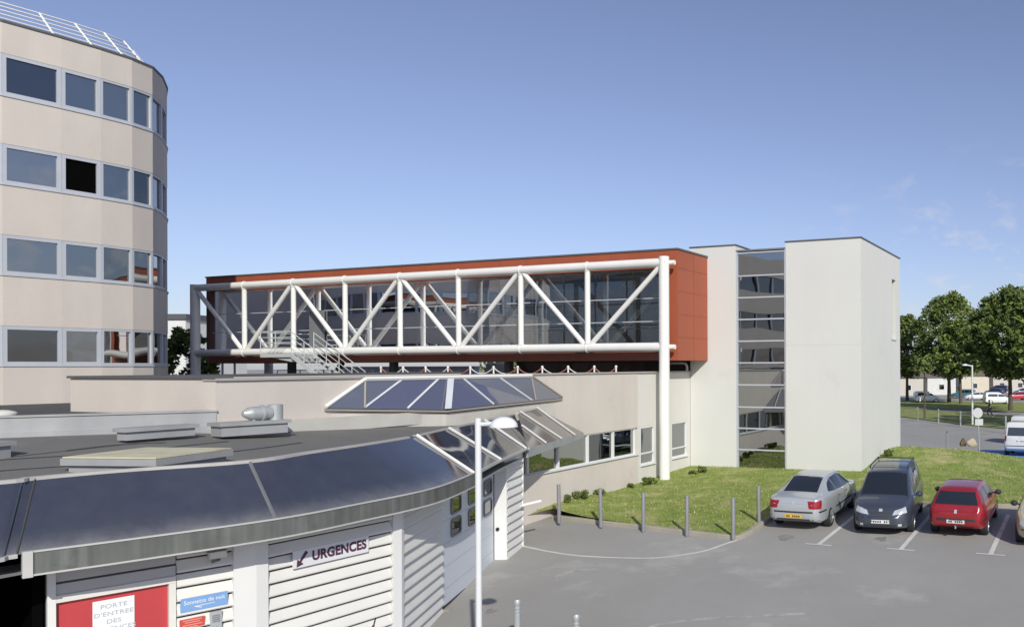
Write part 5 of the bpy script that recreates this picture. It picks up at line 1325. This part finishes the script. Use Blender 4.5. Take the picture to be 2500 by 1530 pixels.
# dark post at the road, boulders
p = ray(*dd(2279, 1062)) * 43.; p.z = gz(p.x, p.y)
t = thing('bollard', 'dark square post at the edge of the lawn and the far road', 'bollard', p)
mb = MB(); mb.fbox(p, Vector((1, 0, 0)), Vector((0, 1, 0)), -.05, .05, -.05, .05, -.3, 1.2); mb.build('post', BOLL, t)
mb = MB(); mb.fbox(p, Vector((1, 0, 0)), Vector((0, 1, 0)), -.045, .045, -.045, .045, 1.2, 1.24); mb.build('cap', TRIM, t)
def rock(P, sx_, sy_, sz_, m, name, label, seed):
    rn = random.Random(seed); bm = bmesh.new(); bmesh.ops.create_icosphere(bm, subdivisions=3, radius=1)
    off = [Vector((rn.uniform(-1, 1), rn.uniform(-1, 1), rn.uniform(-1, 1))).normalized() for _ in range(9)]
    for v in bm.verts:
        d = v.co.copy()
        for o_ in off:
            k = d.dot(o_) - .72
            if k > 0: v.co -= o_ * k
        v.co = Vector((P.x + v.co.x * sx_, P.y + v.co.y * sy_, P.z + max(v.co.z, -.5) * sz_))
    mb = MB(); bm.verts.ensure_lookup_table(); mb.add([v.co.copy() for v in bm.verts], [[v.index for v in f.verts] for f in bm.faces], 0, False); bm.free()
    return tag(mb.build(name, m), label, 'rock')
p = ray(*dd(2338, 1066)) * 41.; rock(p, .30, .3, .26, mat('pale_boulder', (.42, .35, .25), .9, .2, 3, bump=.2, bscale=8), 'boulder', 'pale squared boulder on the far lawn edge', 3)
p = ray(*dd(2317, 1066)) * 41.1; rock(p, .17, .2, .28, mat('brown_stump', (.13, .085, .05), .9, .3, 6, bump=.3, bscale=12), 'tree_stump', 'dark brown stump beside the pale boulder', 5)
# far cars
specs = {'hat': hat, 'van': van, 'mpv': mpv}
WH2 = paint('white_car_paint', (.68, .69, .70)); DB = paint('dark_blue_paint', (.03, .035, .09)); TEAL = paint('teal_paint', (.06, .13, .15)); RD2 = paint('far_red_paint', (.42, .02, .03))
def far_car(px, py, sp, m, label, ang, name='parked_car', cat='car'):
    s2 = dict(sp); s2['decals'] = [d for d in sp['decals'] if d[0] in ('windscreen', 'rear_window', 'side_window', 'tail_lamp', 'headlamp')]
    c = make_car(name, label, s2, m, cat, detail=False, group='cars in the far car park'); P_ = hit(*dd(px, py), y0=46); slope_place(c, P_, (0, 0), ang)
far_car(2348, 962, hat, WH2, 'white hatchback in the far car park left of the walking person', R(178))
far_car(2392, 950, hat, DB, 'dark blue car in the far car park behind the white hatchback', R(150))
far_car(2402, 944, mpv, DB, 'dark blue people carrier deepest in the far car park', R(150))
far_car(2318, 958, mpv, TEAL, 'teal car half hidden behind the trunks and the white hatchback', R(165))
far_car(2230, 968, van, WH2, 'white van beyond the hedge left of the tree trunks', R(5), 'parked_van', 'van')
far_car(2400, 972, van, WH2, 'white van half hidden behind the walking person', R(3), 'parked_van', 'van')
far_car(2447, 962, hat, RD2, 'red car behind the right tree trunk', R(185))
far_car(2462, 950, hat, DB, 'dark blue car behind the red car at the right edge', R(185))
# far houses
HW = mat('far_house_wall', (.50, .47, .42), .8, .06, .3); HROOF = mat('far_house_roof', (.17, .14, .12), .8, .1, .5)
def house(px0, px1, pyb, Y, h, label, m=HW, roofm=HROOF, rh=1.3, name='house', gable=True, dep=9):
    a = ray(*dd(px0, pyb)) * Y; b = ray(*dd(px1, pyb)) * Y; z0 = gz(a.x, Y)
    t = thing(name, label, 'house', Vector(((a.x + b.x) / 2, Y, z0)))
    X0, X1 = a.x, b.x
    mb = MB(); mb.box(X0, X1, Y, Y + dep, z0 - .5, z0 + h); mb.build('wall', m, t)
    mb = MB()
    if gable: mb.prism([Vector((X0 - .4, Y - .4, z0 + h)), Vector((X0 - .4, Y + dep + .4, z0 + h)), Vector((X0 - .4, Y + dep / 2, z0 + h + rh))], Vector((X1 - X0 + .8, 0, 0)))
    else: mb.box(X0 - .2, X1 + .2, Y - .2, Y + dep + .2, z0 + h + .003, z0 + h + .5)
    mb.build('roof', roofm, t)
    n = max(1, int((X1 - X0) / 4))
    for k in range(n):
        xc = X0 + (X1 - X0) * (k + .5) / n
        mb = MB(); mb.box(xc - .6, xc + .6, Y - .04, Y + .05, z0 + 1.0, z0 + 2.2); w_ = mb.build('window', WFRAME, t)
        mb = MB(); mb.box(xc - .5, xc + .5, Y - .06, Y - .041, z0 + 1.1, z0 + 2.1); mb.build('pane', WGLASSD, w_)
    return t
house(2150, 2222, 945, 165, 3.6, 'pale house behind the trees nearest the white stair tower')
house(2232, 2300, 945, 170, 3.6, 'white house behind the tree trunks with dark openings', mat('white_house_wall', (.58, .58, .57), .8))
house(2312, 2380, 945, 180, 3.8, 'cream house behind the far lamp post', mat('cream_house_wall', (.56, .51, .41), .8))
house(2390, 2520, 945, 185, 3.6, 'long cream house behind the right tree')
# low far road edge
mb = MB(); e0, e1 = hit(*dd(2100, 944), y0=60), hit(*dd(2330, 941), y0=60); ribbon(mb, [e0.lerp(e1, i / 6) for i in range(7)], 2.0, .03); tag(mb.build('far_pavement', KERB), 'pale far pavement', 'pavement', kind='structure')

# ------------------------------------------------------------------ trees and plants
LF = [mat('leaf_light', (.165, .205, .045), .6, .15, 2, spec=.3), mat('leaf_mid', (.095, .135, .03), .6, .15, 2, spec=.3), mat('leaf_dark', (.05, .078, .02), .6, .15, 2, spec=.3)]
for m_ in LF:
    b = m_.node_tree.nodes['Principled BSDF']
BARK = mat('bark', (.10, .08, .06), .9, .2, 6, bump=.4, bscale=10)
def leaf_cloud(mb, centers, n, leaf, rnd, droop=0.):
    big = max(r_ for c, r_ in centers)
    for c, r_ in centers:
        base = rnd.random()
        for _ in range(max(12, int(n * (r_ / big) ** 1.6))):
            d = Vector((rnd.gauss(0, 1), rnd.gauss(0, 1), rnd.gauss(0, 1))).normalized() * (r_ * rnd.random() ** .45)
            d.z *= .8; p = c + d
            a = Vector((rnd.gauss(0, 1), rnd.gauss(0, 1), rnd.gauss(0, .6))).normalized(); b = a.orthogonal().normalized(); b.rotate(Matrix.Rotation(rnd.uniform(-1.2, 1.2), 3, a))
            s_ = leaf * rnd.uniform(.6, 1.3)
            q = rnd.random() * .6 + base * .4
            mb.add([p - a * s_, p - b * s_ * .5, p + a * s_, p + b * s_ * .5], [(0, 1, 2, 3)], 0 if q < .38 else 1 if q < .74 else 2)
def tree(P, H, rad, trunk_h, label, seed, n_cl=70, leaf=.24, per=110, group=None, name='broadleaf_tree'):
    rn = random.Random(seed); t = thing(name, label, 'tree', P, group)
    mb = MB(); tr = .017 * H + .02; lean = Vector((rn.uniform(-.2, .2), rn.uniform(-.2, .2), 0))
    mb.tube([P - UP * .3, P + UP * trunk_h * .6 + lean * .4, P + UP * trunk_h * 1.3 + lean, P + UP * H * .7 + lean * 1.5], [tr * 1.15, tr * .9, tr * .7, tr * .2], 10)
    cen = []
    for k in range(7):
        q = k * 2.4 + rn.uniform(-.4, .4); l = rad * rn.uniform(.5, .85); st_ = P + UP * trunk_h * rn.uniform(.85, 1.5) + lean
        en_ = st_ + Vector((math.cos(q) * l, math.sin(q) * l, H * rn.uniform(.15, .35))); mb.tube([st_, st_.lerp(en_, .5) + UP * .3, en_], [tr * .5, tr * .35, tr * .1], 6)
    mb.build('trunk', BARK, t)
    zc = (trunk_h * .96 + H) / 2; hz_ = (H - trunk_h * .96) / 2
    for _ in range(n_cl):
        u = rn.uniform(-1, 1); q = rn.uniform(0, 6.283)
        prof = math.sqrt(max(0, 1 - u * u)) * (1 - .42 * u) * .95 * (.9 + .16 * math.sin(q * 3 + seed) + .1 * math.sin(q * 7))
        rr = rad * prof * (rn.uniform(.35, 1) ** .5)
        c = P + lean + Vector((math.cos(q) * rr, math.sin(q) * rr, zc + u * hz_ * .93)); cen.append((c, rn.uniform(.35, 1.0) * rad * .34))
    for _ in range(n_cl // 2):
        u = rn.uniform(-.9, 1); q = rn.uniform(0, 6.283); rr = rad * math.sqrt(max(0, 1 - u * u)) * (1 - .42 * u) * rn.uniform(.95, 1.14)
        cen.append((P + lean + Vector((math.cos(q) * rr, math.sin(q) * rr, zc + u * hz_ * 1.06)), rad * rn.uniform(.08, .16)))
    mb = MB(); leaf_cloud(mb, cen, int(per * 1.5), leaf * 1.2, rn); mb.build('crown', LF, t); return t
def tree_px(px, pyb, pyt, wpx, thpx, label, seed, **kw):
    P_ = hit(*dd(px, pyb), y0=46); s_ = P_.y / F * 1.01461
    return tree(P_, (pyb - pyt) * s_, wpx / 2 * s_, thpx * s_, label, seed, group='trees beyond the road', **kw)
tree_px(2183, 963, 764, 120, 62, 'round green tree nearest the white stair tower beyond the road', 11, n_cl=90)
tree_px(2284, 968, 712, 180, 66, 'tall pointed green tree in the middle beyond the road', 12, n_cl=150)
tree_px(2312, 972, 770, 110, 72, 'smaller tree close behind the far lamp post', 18, n_cl=80)
tree_px(2432, 988, 701, 215, 86, 'largest dark green tree at the right behind the white van', 13, n_cl=190)
tree_px(2478, 998, 722, 130, 96, 'dark green tree cut by the right edge of the photo', 16, n_cl=100)
for k, (x_, y_) in enumerate(((24.5, 71.), (27.5, 77.), (22.5, 66.))):
    tree(Vector((x_, y_, gz(x_, y_))), 10.5, 3.0, 3.2, ['green tree just outside the right edge shading the verge', 'second green tree outside the right edge of the photo', 'third green tree farthest outside the right edge'][k], 60 + k, n_cl=50, per=80, group='trees beyond the road')
# thin dark trunk / post between the trees
p = hit(*dd(2225, 1008), y0=46); t = thing('young_tree', 'thin dark sapling trunk left of the tree trunks', 'tree', p, 'trees beyond the road')
mb = MB(); mb.tube([p - UP * .2, p + UP * 2., p + UP * 4.6], [.10, .09, .05], 8); mb.build('trunk', BARK, t)
mb = MB(); leaf_cloud(mb, [(p + UP * 5.0 + Vector((rnd.uniform(-.8, .8), rnd.uniform(-.8, .8), rnd.uniform(-.4, 1))), .8) for _ in range(8)], 60, .18, random.Random(2)); mb.build('crown', LF, t)
# hedges far
def hedge(P0, P1, h, label, seed, leaf=.22, dens=9, name='hedge', thick=.6):
    rn = random.Random(seed); mb = MB(); n = max(2, int((P1 - P0).length / (h * .5))); cen = []
    for i in range(n + 1):
        for _ in range(2):
            c = P0.lerp(P1, i / n); cen.append((c + Vector((rn.uniform(-.3, .3), rn.uniform(-thick, thick) * .5, h * rn.uniform(.25, .7))), h * rn.uniform(.4, .55)))
    leaf_cloud(mb, cen, dens * 8, leaf, rn); return tag(mb.build(name, LF), label, name)
hp0, hp1 = hit(*dd(2150, 946), y0=60), hit(*dd(2238, 945), y0=60); hedge(hp0, hp1, 1.8, 'low hedge before the pale far house', 21, .3)
hp0, hp1 = hit(*dd(2246, 945), y0=60), hit(*dd(2300, 945), y0=60); hedge(hp0, hp1, 1.5, 'low hedge before the white far house', 22, .3)
# plants on the lawn by the walls
def bush(P, r_, h, label, seed, leaf=.034, n=14, per=60):
    rn = random.Random(seed); t = thing('shrub', label, 'plant', P)
    mb = MB(); 
    for k in range(6):
        q = rn.uniform(0, 6.28); mb.tube([P - UP * .02, P + Vector((math.cos(q) * r_ * .6, math.sin(q) * r_ * .6, h * .8))], [.012, .006], 4)
    mb.build('stem', BARK, t)
    cen = [(P + Vector((rn.uniform(-.75, .75) * r_, rn.uniform(-.75, .75) * r_, h * rn.uniform(.15, .8))), r_ * .33) for _ in range(n)]
    mb = MB(); leaf_cloud(mb, cen, per, leaf, rn); mb.build('foliage', LF, t)
wl_pts = [((1561, 1166), .42, .48, 'low leafy shrub at the foot of the wall left of the white column'), ((1503, 1172), .2, .3, 'small dark weed at the foot of the beige wall'), ((1383, 1196), .38, .5, 'taller weed clump by the beige wall near the first bollard'), ((1432, 1188), .3, .28, 'low weed patch by the beige wall behind the second bollard'), ((1352, 1205), .18, .45, 'thin weed behind the leftmost bollard'), ((1690, 1136), .3, .42, 'spiky weed at the left foot of the white stair tower'), ((2140, 1098), .35, .5, 'weed clump at the right foot of the white stair tower'), ((1668, 1140), .25, .2, 'low weed by the downpipe')]
for k, (q, r_, h, lb_) in enumerate(wl_pts):
    P_ = hit(*dd(*q), lz, y0=20)
    if k < 5:      # keep plants on the lawn side of the wall
        dW = (P_ - WP).dot(D1)
        if dW > -.25: P_ = P_ - D1 * (dW + .25)
    elif k != 6:
        dT = (P_ - TE).dot(D2)
        if dT > -.2: P_ = P_ - D2 * (dT + .2)
    P_.z = lz(P_.x, P_.y); bush(P_, r_ * .75, h * .72, lb_, 40 + k)
# things seen behind and under the bridge
p = B(33, 22, -1.3)
tree(Vector((-36.4, 51, -6)), 8.3, 2.2, 2.5, 'green tree between the office building and the footbridge', 31, n_cl=50, leaf=.16)
hb = house(380, 447, 900, 78, 9.6, 'white flat roofed block far behind between the office building and the bridge', mat('far_white_block', (.66, .65, .63), .8), DARKTRIM, 0, 'apartment_block', False)
fr = thing('roof_frame', 'white metal pipe frame on the low roof beside the bridge', 'roof frame', B(29.5, 2, -1.2))
mb = MB(); f0 = B(30.2, 3, -1.2); 
mb.tube([f0, f0 + UP * 2.0, f0 + UP * 2.0 - D1 * 1.0, f0 - D1 * 1.0], .06, 6); mb.build('upright', STEEL, fr)
mb = MB(); mb.tube([f0 + UP * 1.5 , f0 + UP * 1.5 - D1 * 1.6], .05, 6); mb.tube([f0 + UP * .4 + D1 * 1.5, f0 + UP * .4 - D1 * 1.4], .05, 6); mb.tube([f0 + UP * .7 + D1 * 1.5, f0 + UP * .7 - D1 * 1.4], .05, 6); mb.build('cross_rail', STEEL, fr)
gr = thing('roof_railing', 'white railing on the low roof seen under the left end of the bridge', 'railing', B(26, 5, -1.2))
mb = MB()
for h in (1.05, .8, .55, .3): mb.tube([B(28.4, 5, -1.2 + h), B(21, 5, -1.2 + h)], .03, 6)
mb.build('rail', STEEL, gr)
for k in range(9):
    mb = MB(); mb.tube([B(28.4 - k * .92, 5, -1.2), B(28.4 - k * .92, 5, -.12)], .035, 6); mb.build('rail_post', STEEL, gr)
mb = MB(); mb.fbox(BO, D1, D2, 17.5, 28, 9, 9.4, -1.2, -.02); mb.fbox(BO, D1, D2, 17.4, 28.1, 8.95, 9.45, -.019, .05); tag(mb.build('parapet_wall', WHITE), 'pale parapet wall across the roof seen under the bridge', 'parapet')
hedge(B(19, 12, -1.2), B(8, 12, -1.2), 2.0, 'dark green hedge seen under the bridge', 33, .16, 14)
mbw = MB(); rn_ = random.Random(9); leaf_cloud(mbw, [(B(t_, 45 + rn_.uniform(-2, 2), -3.6 + rn_.uniform(0, 2.6)), 1.6) for t_ in [x * .5 + 4 for x in range(0, 56)] for _ in (0, 1)], 90, .28, rn_)
tag(mbw.build('wood', LF), 'dark green belt of trees far behind the low roof', 'wood', kind='stuff')
pc = B(13.2, 6, 0)
mb = MB(); mb.lathe(Vector((pc.x, pc.y, -1.2)), [(.7, 0), (.7, 1.35), (.6, 1.42), (0, 1.42)], 18); tag(mb.build('roof_drum', WHITE), 'white round drum on the low roof under the bridge', 'roof vent')
tb = thing('service_block', 'dark low service block under the right end of the bridge', 'building', B(5, 4.5, -1.2))
mb = MB(); mb.fbox(BO, D1, D2, 1.0, 11.0, 4.6, 8, -1.2, .35); mb.build('wall', mat('dark_service_wall', (.09, .07, .06), .8, .1), tb)
mb = MB(); mb.fbox(BO, D1, D2, .9, 11.1, 4.5, 8.1, .352, .45); mb.build('roof', DARKTRIM, tb)

# ------------------------------------------------------------------ walking person on the far path
p = hit(*dd(2381, 1003), y0=46); s_ = p.y / F * 1.01461; PH = 1.74
per = thing('person', 'person in dark clothes walking on the far path under the trees', 'person', p)
def skin_body(J, Ed, Rd, name, m, parent, sub=2):
    me = bpy.data.meshes.new(name); org = Vector(parent['_o'])
    me.from_pydata([Vector(j) + p - org for j in J], Ed, []); ob = bpy.data.objects.new(name, me); COL.objects.link(ob)
    md = ob.modifiers.new('skin', 'SKIN'); sv = me.skin_vertices[0].data
    for v, r_ in zip(sv, Rd): v.radius = (r_, r_)
    sv[0].use_root = True
    sb = ob.modifiers.new('sub', 'SUBSURF'); sb.levels = sub; sb.render_levels = sub
    bpy.context.view_layer.update(); me2 = bpy.data.meshes.new_from_object(ob.evaluated_get(bpy.context.evaluated_depsgraph_get())); bpy.data.objects.remove(ob)
    me2.name = name; me2.materials.clear(); me2.materials.append(m)
    for f in me2.polygons: f.use_smooth = True
    o = bpy.data.objects.new(name, me2); COL.objects.link(o); o.parent = parent; o['_o'] = parent['_o']; return o
SKIN = mat('skin', (.36, .22, .16), .6); DKC = mat('dark_clothing', (.018, .018, .022), .8, .2, 5); HAIR = mat('dark_hair', (.02, .015, .012), .6)
J = [(0, 0, .93), (0, 0, 1.15), (0, 0, 1.40), (0, 0, 1.50), (-.02, 0, 1.62), (-.02, 0, 1.70),
     (0, .09, .90), (-.18, .10, .50), (-.05, .10, .09), (-.17, .10, .04),
     (0, -.09, .90), (.12, -.10, .50), (.33, -.10, .14), (.24, -.10, .05),
     (0, .18, 1.38), (.10, .22, 1.12), (.02, .22, .90), (-.02, .22, .82),
     (0, -.18, 1.38), (-.08, -.22, 1.12), (-.20, -.20, .93), (-.25, -.19, .87)]
Ed = [(0, 1), (1, 2), (2, 3), (3, 4), (4, 5), (0, 6), (6, 7), (7, 8), (8, 9), (0, 10), (10, 11), (11, 12), (12, 13), (2, 14), (14, 15), (15, 16), (16, 17), (2, 18), (18, 19), (19, 20), (20, 21)]
Rd = [.14, .13, .15, .055, .095, .08, .095, .065, .045, .04, .095, .065, .045, .04, .06, .045, .035, .03, .06, .045, .035, .03]
skin_body(J, Ed, Rd, 'body', SKIN, per)
Rc = [r_ + .016 for r_ in Rd]
skin_body([J[i] for i in (0, 1, 2, 14, 15, 16, 18, 19, 20)], [(0, 1), (1, 2), (2, 3), (3, 4), (4, 5), (2, 6), (6, 7), (7, 8)], [Rc[i] for i in (0, 1, 2, 14, 15, 16, 18, 19, 20)], 'jacket', DKC, per)
skin_body([J[i] for i in (0, 6, 7, 8, 10, 11, 12)], [(0, 1), (1, 2), (2, 3), (0, 4), (4, 5), (5, 6)], [Rc[i] for i in (0, 6, 7, 8, 10, 11, 12)], 'trousers', DKC, per)
mb = MB(); hc_ = p + Vector((-.005, 0, 1.685)); mb.lathe(hc_, [(.105, -.06), (.115, 0), (.09, .07), (.04, .1), (0, .105)], 12); mb.build('hair', HAIR, per)

# ------------------------------------------------------------------ tidy up
for o in COL.objects:
    if '_o' in o: del o['_o']
